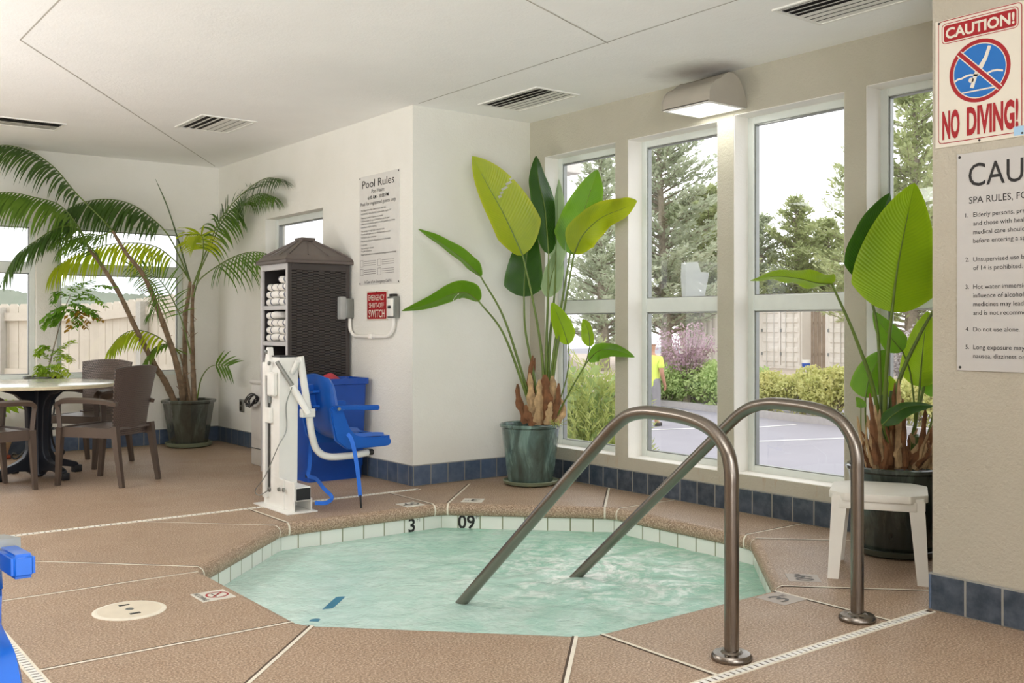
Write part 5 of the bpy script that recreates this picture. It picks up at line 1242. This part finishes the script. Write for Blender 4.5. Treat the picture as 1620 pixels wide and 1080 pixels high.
def pinnate(mt, P, n, ln, w, seed, droop=.35):
    rs = random.Random(seed); C_p = crom(P, 6); N = len(C_p) - 1; g = MB()
    for i in range(n):
        k = (.12 + .88 * i / n) * N; j = min(int(k), N - 1); p = C_p[j].lerp(C_p[j + 1], k - j); T = (C_p[j + 1] - C_p[j]).normalized(); s = T.cross(Vector((0, 0, 1))); s = s.normalized() if s.length > .1 else CR
        for sg in (-1, 1):
            dr = (s * sg + T * .7 + Vector((0, 0, rs.uniform(-droop - .3, .2)))).normalized(); L = ln * rs.uniform(.75, 1.1) * (1 - .45 * i / n); wv = dr.cross(Vector((rs.uniform(-.4, .4), rs.uniform(-.4, .4), 1))).normalized()
            a = p; b_ = p + dr * L * .5; c = p + dr * L + Vector((0, 0, -.15 * L)); g.add([a, b_ - wv * w / 2, c, b_ + wv * w / 2], [(0, 1, 2, 3)])
    return g.build('spray', M[mt], t, 0, base_)
trunk = crom(pts_([(72, 596), (80, 570), (90, 530), (103, 487), (112, 466)], d, d - .1), 6)
MB().tube(trunk, [.008 - .005 * i / (len(trunk) - 1) for i in range(len(trunk))], 6).build('stem', M['bark'], t, 60, base_)
rs = random.Random(11)
top = [((110, 480), (85, 490), (62, 508)), ((108, 475), (120, 450), (150, 445)), ((108, 478), (135, 470), (160, 478)), ((105, 485), (125, 500), (118, 520)), ((108, 472), (95, 462), (85, 478)), ((100, 490), (80, 500), (68, 520)), ((112, 478), (140, 490), (158, 505)), ((110, 480), (150, 452), (178, 455)), ((112, 476), (130, 485), (150, 492)), ((104, 486), (92, 505), (80, 515))]
for k, L in enumerate(top + [tuple((x + rs.uniform(-9, 9), y + rs.uniform(-7, 9)) for x, y in L) for L in top]): pinnate('nandina', pts_(L, d - .08, d - .15 - .1 * rs.random()), 13, .085, .026, 20 + k)
for k, L in enumerate([((112, 490), (130, 498), (142, 512)), ((112, 492), (128, 508), (138, 520)), ((106, 494), (112, 510), (104, 524)), ((116, 488), (148, 500), (168, 508))]): pinnate('nandina_bronze', pts_(L, d - .12, d - .2), 7, .075, .034, 40 + k)
low = [((80, 572), (68, 556), (58, 562)), ((82, 565), (98, 548), (122, 540)), ((82, 570), (105, 565), (116, 572)), ((78, 582), (62, 578), (55, 592)), ((80, 578), (98, 580), (108, 592)), ((84, 560), (70, 545), (64, 555)), ((78, 585), (70, 588), (62, 597)), ((80, 585), (90, 590), (97, 596))]
for k, L in enumerate(low + [tuple((x + rs.uniform(-6, 6), y + rs.uniform(-6, 4)) for x, y in L) for L in low * 2]): pinnate('nandina_bright', pts_(L, d - .02, d - .08 - .1 * rs.random()), 11, .075, .024, 60 + k)
# small red pot on the lower ring
t = thing('flower_pot', 'small terracotta pot on the lower ring of the plant stand', 'pot', (q.x, q.y, .276))
MB().lathe([(.06, 0), (.075, .08), (.088, .082), (.088, .11), (.08, .11), (.07, .08), (0, .08)], 28).build('pot', M['terracotta'], t, 40)
MB().lathe([(.074, .085), (0, .09)], 16).build('soil', M['soil'], t, 40)
# bright leafy plant in a tan pot at the left edge
q = ony(-10, 700, 10.08); L5 = Vector((q.x, 10.08, 0)); d = L5.x * S_ + L5.y * C_
t = thing('potted_plant', 'bright green leafy plant in a tan pot under the back window at the left edge', 'plant', L5)
MB().lathe([(.11, 0), (.145, .01), (.15, .025), (.13, .02), (0, .018)], 32).build('saucer', M['terracotta'], t, 40)
MB().lathe([(.09, .02), (.105, .03), (.165, .20), (.175, .25), (.165, .26), (.155, .24), (0, .235)], 32).build('pot', M['tan_pot'], t, 40)
MB().lathe([(.155, .24), (0, .25)], 16).build('soil', M['soil'], t, 40)
rs = random.Random(2)
for k in range(15):
    a = R(24 * k + rs.uniform(-8, 8)); c = Vector((math.cos(a), math.sin(a), 0)); h = rs.uniform(.10, .26); r_ = rs.uniform(.16, .26)
    P = [L5 + Vector((0, 0, .25)), L5 + c * r_ * .5 + Vector((0, 0, .25 + h)), L5 + c * r_ + Vector((0, 0, .25 + h * .75))]
    blade(P, .085, 55, 14, prof=lance, nu=3, nv=10).build('leaf', M['leaf_lime'], t, 180, L5)
# ================================================================ outdoors
GZ = -.85
def ground(name, pts, z, mt):
    o = struct(name, MB().add([(x, y, z) for x, y in pts], [tuple(range(len(pts)))]), M[mt], 0); return o
ground('ground_parking', [(5.6, -30), (75, -30), (75, 70), (5.6, 70)], GZ, 'asphalt')
ground('ground_yard', [(-40, 10.6), (5.3, 10.6), (5.3, 70), (-40, 70)], -.22, 'dirt')
def foliage(g, blobs, n, size, seed, flat=.0, shell=.55, asp=.5):
    """leaf-sized facets scattered through the outer part of ellipsoids (centre, radii)"""
    rs = random.Random(seed)
    for c, r in blobs:
        for _ in range(n):
            v = Vector((rs.gauss(0, 1), rs.gauss(0, 1), rs.gauss(0, 1))).normalized() * (shell + (1.04 - shell) * rs.random() ** .6)
            v *= 1 + .16 * noise.noise(v * 2.6 + Vector((seed, 0, 0)))
            p = Vector((c[0] + v.x * r[0], c[1] + v.y * r[1], c[2] + v.z * r[2]))
            a = Vector((rs.gauss(0, 1), rs.gauss(0, 1), rs.gauss(0, 1) + flat)).normalized(); u = a.orthogonal().normalized(); u.rotate(Matrix.Rotation(rs.uniform(0, 6.28), 3, a)); w = a.cross(u)
            s = size * rs.uniform(.6, 1.25); g.add([p - u * s / 2, p - w * s * asp / 2, p + u * s / 2, p + w * s * asp / 2], [(0, 1, 2, 3)])
    return g
def shrub(label, px, py, d, rx, ry, rz_, mt, seed, n=900, size=.10, group=None, cat='shrub', z0=GZ, name='hedge_shrub'):
    q = wd(px, 500, d); t = thing(name, label, cat, (q.x, q.y, z0), 0, group); rs = random.Random(seed)
    bl = [((0, 0, rz_ * .55), (rx, ry, rz_ * .52))] + [((rs.uniform(-.6, .6) * rx, rs.uniform(-.6, .6) * ry, rz_ * rs.uniform(.5, .75)), (rx * .45, ry * .45, rz_ * .36)) for _ in range(5)]
    foliage(MB(), bl, n // 3, size, seed).build('foliage', M[mt], t, 0)
    g = MB()
    for k in range(5): g.tube([(0, 0, 0), (rs.uniform(-.2, .2) * rx, rs.uniform(-.2, .2) * ry, rz_ * .4), (rs.uniform(-.5, .5) * rx, rs.uniform(-.5, .5) * ry, rz_ * .75)], [.03, .02, .008], 5)
    g.build('stem', M['bark'], t, 0); return t
hg = 'low shrubs of the hedge along the kerb'
shrub('green hedge shrub behind the yellow-shirted man', 1048, 600, 26.8, 1.1, .9, 1.02, 'hedge_green', 31, 2600, .11, hg)
shrub('green hedge shrub behind the purple tree trunk', 1100, 600, 26.2, 1.2, .9, 1.10, 'hedge_green', 32, 2800, .11, hg)
shrub('green hedge shrub half hidden by the pier between the second and third windows', 1158, 600, 24.8, 1.1, .9, 1.05, 'hedge_green', 33, 2600, .11, hg)
shrub('yellowish hedge shrub in front of the left container doors', 1218, 600, 23.6, 1.0, .8, .93, 'hedge', 34, 3000, .10, hg)
shrub('yellowish hedge shrub below the white bucket', 1272, 600, 22.7, .95, .8, .90, 'hedge', 35, 3000, .10, hg)
shrub('tall yellowish hedge shrub in front of the right container', 1322, 600, 21.8, .9, .8, 1.10, 'hedge', 36, 3000, .10, hg)
shrub('yellow-green hedge shrub seen under the lime leaf in the fourth window', 1400, 600, 20.8, 1.0, .8, .98, 'hedge', 37, 2600, .10, hg)
shrub('yellow-green hedge shrub at the right end of the fourth window', 1462, 600, 20.0, 1.0, .8, .96, 'hedge', 38, 2600, .10, hg)
# bright feathery bush outside the first window
q = wd(935, 560, 11.0); t = thing('feathery_bush', 'bright yellow-green feathery bush just outside the first window', 'bush', (q.x, q.y, GZ)); rs = random.Random(4); g = MB()
for k in range(1500):
    a = rs.uniform(0, 6.28); rr = rs.random() ** .5; b0 = Vector((math.cos(a) * rr * .52, math.sin(a) * rr * .52, rs.uniform(.15, 1.75 - .75 * rr)))
    dr = Vector((math.cos(a) * .6 + rs.gauss(0, .3), math.sin(a) * .6 + rs.gauss(0, .3), rs.uniform(.3, 1.1))).normalized(); L = rs.uniform(.18, .36)
    for j in range(7):
        p = b0 + dr * L * (j / 7); s = Vector((rs.gauss(0, 1), rs.gauss(0, 1), rs.gauss(.3, .6))).normalized(); e = (dr + s * .8).normalized() * .09
        w = e.cross(dr).normalized() * .010; g.add([p - w, p + e, p + w, p + dr * .02], [(0, 1, 2, 3)])
g.build('foliage', M['feather'], t, 0)
foliage(MB(), [((0, 0, .8), (.45, .45, .8))], 900, .16, 3, shell=.2).build('inner_foliage', M['hedge_green'], t, 0)
g = MB()
for k in range(7): g.tube([(0, 0, 0), (rs.uniform(-.15, .15), rs.uniform(-.15, .15), .6), (rs.uniform(-.4, .4), rs.uniform(-.4, .4), 1.4)], [.03, .02, .008], 5)
g.build('stem', M['bark'], t, 0)
# purple-leaved trees
def plum(label, px, d, hgt, rad, seed, mt):
    q = wd(px, 600, d); t = thing('plum_tree', label, 'tree', (q.x, q.y, GZ)); rs = random.Random(seed); g = MB(); L = MB()
    g.tube([(0, 0, 0), (.02, .0, hgt * .22), (0, .03, hgt * .34)], [.10, .085, .075], 8)
    for k in range(16):
        a = R(22.5 * k * 2.4 + rs.uniform(-15, 15)); r_ = rad * rs.uniform(.45, 1); tip = Vector((math.cos(a) * r_, math.sin(a) * r_, hgt * rs.uniform(.55, .98)))
        P = crom([Vector((0, 0, hgt * .28)), tip * .45 + Vector((0, 0, hgt * .16)), tip], 5); g.tube(P, [.045 - .037 * i / (len(P) - 1) for i in range(len(P))], 5)
        for i, p in enumerate(P[4:]): foliage(L, [(tuple(p), (.20, .20, .18))], 16, .10, seed * 50 + k * 9 + i, shell=.1)
    g.build('trunk', M['bark'], t, 40); L.build('crown', M[mt], t, 0); return t
plum('small purple-leaved tree beyond the car park in the second window', 1087, 25.6, 2.15, .72, 3, 'plum')
M['pale_twig'] = twosided('pale_dry_leaf', '#a39a98', '#c9c2c0', .3, .8)
plum('pale leafless-looking tree beyond the hedge in the fourth window', 1436, 24.0, 2.1, .7, 9, 'pale_twig')
# conifers: wide flat sprays on long upturned branches
def conifer_mesh(hgt, rad, seed, nb, start=.12):
    rs = random.Random(seed); L = MB(); T = MB(); lean = Vector((rs.uniform(-.04, .04), rs.uniform(-.04, .04), 1))
    T.tube([lean * hgt * f for f in (0, .3, .6, .85, .98)], [.24, .19, .12, .06, .02], 8)
    for k in range(nb):
        f = start + (1 - start) * ((k + rs.random()) / nb); z = hgt * f; a = rs.uniform(0, 6.28); env = (1 - f) ** .7 * (.55 + .6 * rs.random()) + .06
        ln_ = rad * env; up = .35 + .5 * f; dr = Vector((math.cos(a), math.sin(a), up * rs.uniform(.3, 1))).normalized(); p0 = lean * z
        P = [p0 + dr * ln_ * s + Vector((0, 0, .12 * ln_ * s * s)) for s in (0, .35, .7, 1)]; T.tube(P, [.05 * env + .015, .03 * env + .01, .012, .005], 4)
        m_ = max(4, int(ln_ * 6)); side = dr.cross(Vector((0, 0, 1))).normalized()
        for j in range(m_):
            s = .18 + .86 * (j + rs.random()) / m_; p = p0 + dr * ln_ * s + Vector((0, 0, .12 * ln_ * s * s))
            for _ in range(8):
                e = (dr * rs.uniform(.1, 1) + side * rs.uniform(-1.1, 1.1) + Vector((0, 0, rs.uniform(-.15, .5)))).normalized(); q = p + Vector((rs.gauss(0, .09), rs.gauss(0, .09), rs.gauss(0, .05))); l_ = rs.uniform(.16, .34); w = e.cross(Vector((rs.gauss(0, .5), rs.gauss(0, .5), 1))).normalized() * rs.uniform(.035, .065)
                L.add([q, q + e * l_ * .5 + w, q + e * l_, q + e * l_ * .5 - w], [(0, 1, 2, 3)])
    return T, L
def conifer(label, px, d, ytop, rad, seed, nb, mt='conifer', z0=-.43, start=.1, rz=0):
    q = wd(px, ytop, d); t = thing('conifer', label, 'tree', (q.x, q.y, z0), rz, 'conifers beyond the car park')
    T, L = conifer_mesh(q.z - z0, rad, seed, nb, start); T.build('trunk', M['bark'], t, 40); L.build('crown', M[mt], t, 0); return t
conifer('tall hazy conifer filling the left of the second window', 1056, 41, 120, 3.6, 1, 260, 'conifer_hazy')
conifer('darker conifer at the right of the second window, lower than its hazy neighbour', 1122, 44, 300, 3.0, 2, 210)
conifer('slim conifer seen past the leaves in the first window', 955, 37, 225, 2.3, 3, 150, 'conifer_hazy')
conifer('open-branched conifer at the right of the third window', 1352, 43, 235, 3.0, 4, 120)
conifer('pointed dark conifer in the middle of the third window', 1262, 46, 318, 2.6, 5, 170)
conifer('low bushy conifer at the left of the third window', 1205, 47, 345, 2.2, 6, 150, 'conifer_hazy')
conifer('tall loose conifer in the fourth window', 1440, 35, 60, 3.3, 7, 210, 'conifer')
conifer('low conifer above the right container in the third window', 1318, 47, 352, 2.6, 8, 150)
# bank with two steel containers
a, b_, c, e = wd(940, 500, 29), wd(1520, 500, 23.5), wd(1560, 500, 60), wd(900, 500, 60)
struct('ground_bank', MB().prism([(a.x, a.y), (b_.x, b_.y), (c.x, c.y), (e.x, e.y)], GZ - .1, -.43), M['dirt'], 0)
def container(label, p0, p1, dep, hgt, doors):
    """corrugated steel box: front face from p0 to p1 (ground points), depth dep"""
    p0, p1 = Vector((p0.x, p0.y, -.43)), Vector((p1.x, p1.y, -.43)); u = (p1 - p0); W_ = u.length; u.normalize(); ang = math.atan2(u.y, u.x)
    t = thing('shipping_container', label, 'container', p0, ang, 'cream steel containers')
    MB().box((0, .03, 0), (W_, dep, hgt), .02).build('body', M['crate_white'], t, 0)
    g = MB(); x = .06
    if doors == 'side':
        while x < W_ - 1.9:
            g.prism([(x, 0.0), (x + .10, -.035), (x + .19, -.035), (x + .25, 0)], .12, hgt - .12); x += .28
        g.box((0, -.04, 0), (W_, .03, .12)).box((0, -.04, hgt - .12), (W_, .03, hgt)); g.build('corrugated_side', M['crate_white'], t, 0)
    else: g.box((0, 0, 0), (W_, .04, .12)).build('sill_rail', M['crate_white'], t, 0)
    xs = ((W_ - 1.75, W_ - .92), (W_ - .88, W_ - .05)) if doors == 'side' else ((.05, W_ / 2 - .02), (W_ / 2 + .02, W_ - .05))
    for x0, x1 in xs:
        dgr = MB().box((x0, -.05, .08), (x1, .02, hgt - .08), .01, seg=1)
        for k in range(6):
            z = .25 + k * (hgt - .5) / 5.6; dgr.box((x0 + .06, -.085, z), (x1 - .06, -.045, z + .2), .02, seg=1)
        dr = dgr.build('door', M['crate_white'], t, 0)
        for f in (.3, .7):
            x = x0 + (x1 - x0) * f; MB().tube([(x, -.10, .05), (x, -.10, hgt - .05)], .02, 6).build('lock_bar', M['grey_plastic'], dr, 0)
        for z in (.5, 1.4, 2.2): MB().box((x0 - .02, -.09, z), (x0 + .03, -.04, z + .12)).build('hinge', M['grey_metal'], dr, 0)
    return t
container('long cream steel container with ribbed doors at its right end, beyond the hedge', wd(1075, 500, 43), wd(1268, 500, 38.5), 2.4, 2.6, 'side')
container('cream steel container with wide ribbed doors, right of the gap with the bucket', wd(1309, 500, 38), wd(1374, 500, 37), .9, 2.6, 'end')
g = thing('wood_fence', 'weathered brown board fence in the gap between the containers', 'fence', Vector((wd(1288, 500, 38.9).x, wd(1288, 500, 38.9).y, -.43)), -YAW)
M['old_wood'] = plain('weathered_wood', '#9d8d7c', .9, var=.2, scale=3)
k = MB(); x = -.45
rs = random.Random(8)
while x < .32: k.box((x, rs.uniform(-.02, .02), 0), (x + .13, .03 + rs.uniform(-.02, .02), 2.4 + rs.uniform(-.2, .1))); x += .15
k.build('board', M['old_wood'], g, 0); MB().box((-.45, .04, 1.7), (.45, .09, 1.8)).build('rail', M['old_wood'], g, 0); MB().box((-.45, .04, .5), (.45, .09, .6)).build('rail', M['old_wood'], g, 0)
q = wd(1275, 585, 37); t = thing('bucket', 'white bucket with a blue band standing beside the left container', 'bucket', (q.x, q.y, -.43))
MB().lathe([(.125, 0), (.155, .36), (.165, .36), (.165, .385), (.15, .385), (.14, .30), (0, .30)], 24).build('body', M['white_plastic'], t, 40)
MB().lathe([(.139, .13), (.152, .28), (.1535, .28), (.1405, .13)], 24).build('band', M['blue_bin'], t, 40)
# kerb and painted bay lines
kp = [wd(x, 500, d_) for x, d_ in ((960, 28.5), (1100, 24.9), (1197, 22.9), (1338, 20.6), (1500, 18.4))]
struct('kerb', MB().bar([Vector((p.x, p.y, GZ + .07)) for p in kp], .18, .16), M['kerb'], 0)
g = MB()
for (x0, y0, x1, y1) in ((1180, 698.5, 1345, 692.5), (1180, 677, 1258, 671.5), (1010, 680.5, 1135, 676), (1395, 700, 1480, 697)):
    p, q = onz(x0, y0, GZ + .005), onz(x1, y1, GZ + .005); g.bar([p, q], .11, .006)
struct('trim_7', g, M['paint'], 0)['label'] = 'white painted bay lines on the car park'
# eave of the wing outside the first window
q = wd(920, 275, 10.5)
o = MB().box((q.x - 1.6, q.y - .0, q.z), (q.x, q.y + 2.0, q.z + .16), .01).box((q.x - 1.7, q.y + .03, q.z + .16), (q.x - .03, q.y + 2.0, q.z + .34)).build('roof_eave', M['soffit'], None, 0)
tag(o, 'white roof eave outside at the top of the first window', 'eave')
# translucent sheet added to imitate a reflection in the second window
g = MB(); P = [(1079, 470), (1115, 469), (1122, 431), (1109, 430), (1104, 414), (1078, 416), (1077, 437)]
g.add([onx(x, y, 5.337) for x, y in P], [tuple(range(len(P)))[::-1]])
def film():
    k = NT('pale_translucent_sheet'); a = k.n('ShaderNodeBsdfTransparent'); d = k.n('ShaderNodeBsdfDiffuse'); d.inputs[0].default_value = lin('#d9dddd'); t2 = k.n('ShaderNodeBsdfTranslucent'); t2.inputs[0].default_value = lin('#d9dddd')
    m1 = k.n('ShaderNodeMixShader'); m2 = k.n('ShaderNodeMixShader'); m1.inputs[0].default_value = .45; m2.inputs[0].default_value = .62
    k.l(d.outputs[0], m1.inputs[1]); k.l(t2.outputs[0], m1.inputs[2]); k.l(a.outputs[0], m2.inputs[1]); k.l(m1.outputs[0], m2.inputs[2]); k.l(m2.outputs[0], k.out.inputs[0]); return k.m
M['film'] = film()
tag(g.build('reflection_sheet', M['film'], None, 0), 'pale sheet imitating a reflection in the upper pane of the second window', 'reflection')
# ---- fence and hills outside the back windows
def fence(label, A, B_, za, zb):
    A, B_ = Vector((A.x, A.y, 0)), Vector((B_.x, B_.y, 0)); u = B_ - A; L = u.length; u.normalize(); t = thing('picket_fence', label, 'fence', (A.x, A.y, -.22), math.atan2(u.y, u.x), 'cream board fences outside the back windows')
    g = MB(); x = 0.0
    while x < L - .13:
        zt = za + (zb - za) * x / L + .22; g.prism([(x, 0), (x + .138, 0), (x + .138, zt - .03), (x + .11, zt), (x + .028, zt), (x, zt - .03)], 0, .02, M=Matrix.Rotation(R(90), 4, 'X') ); x += .146
    g.build('picket', M['fence'], t, 0)
    for f in (-.16, -.85, -1.35):
        MB().bar([(0, -.045, za + .22 + f), (L, -.045, zb + .22 + f)], .045, .10).build('rail', M['fence'], t, 0)
    x = .9
    while x < L: MB().box((x, -.13, 0), (x + .09, -.03, za + (zb - za) * x / L + .22 - .05)).build('post', M['fence_post'], t, 0); x += 1.55
    return t
fence('cream board fence seen through the left back window', wd(-90, 500, 12.9), wd(158, 500, 12.3), 1.475, 1.475)
fence('cream board fence rising to the right behind the palm', wd(158, 500, 12.3), wd(345, 500, 11.05), 1.475, 1.62)
def ridge(name, d0, prof_, mt, seed):
    g = MB(); top = []; rs = random.Random(seed); pr = crom([Vector((x, y, 0)) for x, y in prof_], 26)
    for p in pr: top.append(wd(p.x, p.y + rs.uniform(-2.2, 1.6), d0))
    for a_, b__ in zip(top, top[1:]): g.add([(a_.x, a_.y, -3), (b__.x, b__.y, -3), b__, a_], [(0, 1, 2, 3)])
    for a_, b__ in zip(top, top[1:]): g.add([a_, b__, b__ + CD * 20 + Vector((0, 0, -4)), a_ + CD * 20 + Vector((0, 0, -4))], [(0, 1, 2, 3)])
    return struct(name, g, M[mt], 0)
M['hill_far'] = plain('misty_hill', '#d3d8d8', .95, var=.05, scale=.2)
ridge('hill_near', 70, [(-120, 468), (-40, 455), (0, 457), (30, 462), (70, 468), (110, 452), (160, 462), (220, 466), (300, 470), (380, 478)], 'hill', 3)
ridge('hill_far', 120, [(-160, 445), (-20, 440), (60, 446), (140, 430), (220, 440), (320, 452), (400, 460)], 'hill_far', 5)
# ---- man in the car park (skeleton in metres, z from the ground; faces right, arm hanging)
q = wd(1031, 560, 20.8); t = thing('person', 'person in a yellow shirt, grey trousers and pale cap standing beyond the car park', 'person', (q.x, q.y, GZ), -YAW - R(35))
def skin_body(name, V, E, rad, mt, parent, lv=2):
    me = bpy.data.meshes.new(name); me.from_pydata(V, E, []); o = bpy.data.objects.new(name, me); COL.objects.link(o); o.modifiers.new('skin', 'SKIN'); sv = me.skin_vertices[0].data if me.skin_vertices else me.attributes and None
    if not me.skin_vertices:
        bpy.context.view_layer.objects.active = o; me.update(); bpy.ops.object.select_all(action='DESELECT'); o.select_set(True); bpy.ops.object.mode_set(mode='EDIT'); bpy.ops.mesh.customdata_skin_add(); bpy.ops.object.mode_set(mode='OBJECT')
    for i, r_ in enumerate(rad): me.skin_vertices[0].data[i].radius = r_ if isinstance(r_, tuple) else (r_, r_); me.skin_vertices[0].data[i].use_root = (i == 0)
    s = o.modifiers.new('sub', 'SUBSURF'); s.levels = lv; s.render_levels = lv
    bpy.context.view_layer.update(); ev = o.evaluated_get(bpy.context.evaluated_depsgraph_get()); m2 = bpy.data.meshes.new_from_object(ev); bpy.data.objects.remove(o)
    for p in m2.polygons: p.use_smooth = True
    m2.materials.clear(); m2.materials.append(M[mt]); o2 = bpy.data.objects.new(name, m2); COL.objects.link(o2); o2.parent = parent; return o2
HM = 1.74 / 1.75
V = [(0, 0, .93), (0, .0, 1.12), (0, -.01, 1.36), (0, 0, 1.47), (0, .02, 1.55), (0, .02, 1.66), (0, .015, 1.74)]
E = [(0, 1), (1, 2), (2, 3), (3, 4), (4, 5), (5, 6)]; rad = [(.15, .11), (.14, .10), (.17, .105), (.065, .06), (.06, .065), (.085, .10), (.05, .06)]
for s in (-1, 1):
    k = len(V); V += [(s * .19, -.01, 1.38), (s * .24, -.02, 1.10), (s * .25, .08, .88), (s * .25, .12, .80)]; E += [(2, k), (k, k + 1), (k + 1, k + 2), (k + 2, k + 3)]; rad += [.062, .048, .034, (.022, .034)]
    k = len(V); V += [(s * .10, 0, .84), (s * .11, .01, .48), (s * .115, -.02, .09), (s * .12, .13, .05)]; E += [(0, k), (k, k + 1), (k + 1, k + 2), (k + 2, k + 3)]; rad += [.095, .065, .045, (.045, .035)]
skin_body('body', V, E, rad, 'skin', t)
V = [(0, 0, .74), (0, 0, .93), (0, 0, 1.12), (0, -.01, 1.36), (0, 0, 1.455)]; E = [(0, 1), (1, 2), (2, 3), (3, 4)]; rad = [(.18, .14), (.185, .145), (.175, .135), (.20, .135), (.09, .085)]
for s in (-1, 1): k = len(V); V += [(s * .195, -.01, 1.375), (s * .232, -.015, 1.17)]; E += [(3, k), (k, k + 1)]; rad += [.082, .074]
skin_body('shirt', V, E, rad, 'hivis', t)
V = [(0, 0, 1.08), (0, 0, .90)]; E = [(0, 1)]; rad = [(.16, .12), (.17, .13)]
for s in (-1, 1): k = len(V); V += [(s * .10, 0, .84), (s * .11, .01, .48), (s * .115, -.02, .12)]; E += [(1, k), (k, k + 1), (k + 1, k + 2)]; rad += [.112, .085, .07]
skin_body('trousers', V, E, rad, 'trouser', t)
MB().lathe([(.108, 1.675), (.112, 1.70), (.095, 1.76), (.05, 1.79), (0, 1.795)], 20, (0, .015, 0)).prism([(-.08, .08), (-.06, .19), (.06, .19), (.08, .08)], 1.675, 1.685).build('cap', M['cap'], t, 50)
for s in (-1, 1):
    MB().lathe([(.012, 0), (.008, .004), (0, .005)], 8).build('eye', M['ink'], t).matrix_local = Matrix.Translation((s * .032, .112, 1.645)) @ Matrix.Rotation(R(-90), 4, 'X')
    MB().prism([(-.045, -.03), (.04, -.05), (.05, .14), (0, .17), (-.045, .14)], 0, .075, .015, Matrix.Translation((s * .12, 0, 0))).build('shoe', M['cab_dark'], t)
    q_ = MB()
    for j in range(4): q_.tube([(s * .25 + (j - 1.5) * .004, .115 + (j - 1.5) * .019, .80), (s * .25 - s * .008, .125 + (j - 1.5) * .018, .745), (s * .25 - s * .02, .128 + (j - 1.5) * .016, .715 + abs(j - 1.4) * .006)], [.009, .008, .006], 6)
    q_.tube([(s * .235, .145, .83), (s * .225, .168, .80), (s * .22, .172, .77)], [.011, .009, .007], 6); q_.build('finger', M['skin'], t, 60)
MB().prism([(-.012, 0), (.012, 0), (.006, .024), (-.006, .024)], 0, .04, .004, Matrix.Translation((0, .105, 1.605))).build('nose', M['skin'], t)
# ================================================================ camera, sky, added fill lights and the wall lamp glow
cam_d = bpy.data.cameras.new('camera'); cam = bpy.data.objects.new('camera', cam_d); COL.objects.link(cam)
cam.location = (0, 0, CH); cam.rotation_euler = (R(90), 0, -YAW)
cam_d.sensor_width = 36; cam_d.lens = 36 * F / 1620; cam_d.shift_y = -(540 - HOR) / 1620; cam_d.clip_start = .05; cam_d.clip_end = 500
SC.camera = cam
w = bpy.data.worlds.new('overcast_sky'); SC.world = w; w.use_nodes = True; nt = w.node_tree; bg = nt.nodes['Background']
tc = nt.nodes.new('ShaderNodeTexCoord'); sp = nt.nodes.new('ShaderNodeSeparateXYZ'); rp = nt.nodes.new('ShaderNodeValToRGB')
nt.links.new(tc.outputs['Generated'], sp.inputs[0]); nt.links.new(sp.outputs['Z'], rp.inputs[0]); nt.links.new(rp.outputs[0], bg.inputs[0])
rp.color_ramp.elements[0].position = 0; rp.color_ramp.elements[0].color = (.92, .92, .94, 1); rp.color_ramp.elements[1].position = .5; rp.color_ramp.elements[1].color = (.97, .975, 1, 1)
bg.inputs[1].default_value = 2.3
def area(name, loc, rot, sx, sy, power, color=(1, .97, .92)):
    d = bpy.data.lights.new(name, 'AREA'); d.shape = 'RECTANGLE'; d.size = sx; d.size_y = sy; d.energy = power; d.color = color
    o = bpy.data.objects.new(name, d); COL.objects.link(o); o.location = loc; o.rotation_euler = rot; return o
def aim(x, y, z): return Vector((x, y, z)).to_track_quat('-Z', 'Y').to_euler()
area('overhead_fill', (.5, .9, H - .04), (0, 0, 0), 1.8, 1.2, 25, (.98, .99, 1))  # unseen area light added under the ceiling to fill the room
area('upward_fill', (-.5, -.7, .6), aim(.30, .62, .72), 1.6, 1.2, 125, (.96, .985, 1)).data.spread = R(100)  # added fill aimed up from behind the camera to brighten the ceiling
area('upward_fill', (-2.3, 6.2, .6), aim(.62, .12, .78), 1.0, 6.0, 210, (.96, .985, 1)).data.spread = R(105)  # added fill strip left of the view, lifting ceiling and walls
area('overhead_fill', (-1.0, 7.2, H - .04), (0, 0, 0), 1.2, 2.4, 95, (.98, .99, 1))  # added overhead fill for the dim back of the room
area('front_fill', (.3, -2.2, 2.2), (R(80), 0, R(-8)), 2.2, 1.0, 40, (.98, .99, 1)).data.spread = R(120)  # added fill from behind the camera onto the facing walls
area('wall_lamp_glow', (4.97, 4.45, 2.585), (0, 0, 0), .3, .35, 2.2, (1, 1, .94))
SC.view_settings.view_transform = 'Standard'; SC.view_settings.look = 'None'; SC.view_settings.exposure = 0; SC.view_settings.gamma = 1
SC.cycles.max_bounces = 10; SC.cycles.diffuse_bounces = 5; SC.cycles.glossy_bounces = 4; SC.cycles.transparent_max_bounces = 16; SC.cycles.transmission_bounces = 6
SC.cycles.sample_clamp_indirect = 6; SC.cycles.caustics_reflective = False; SC.cycles.caustics_refractive = False
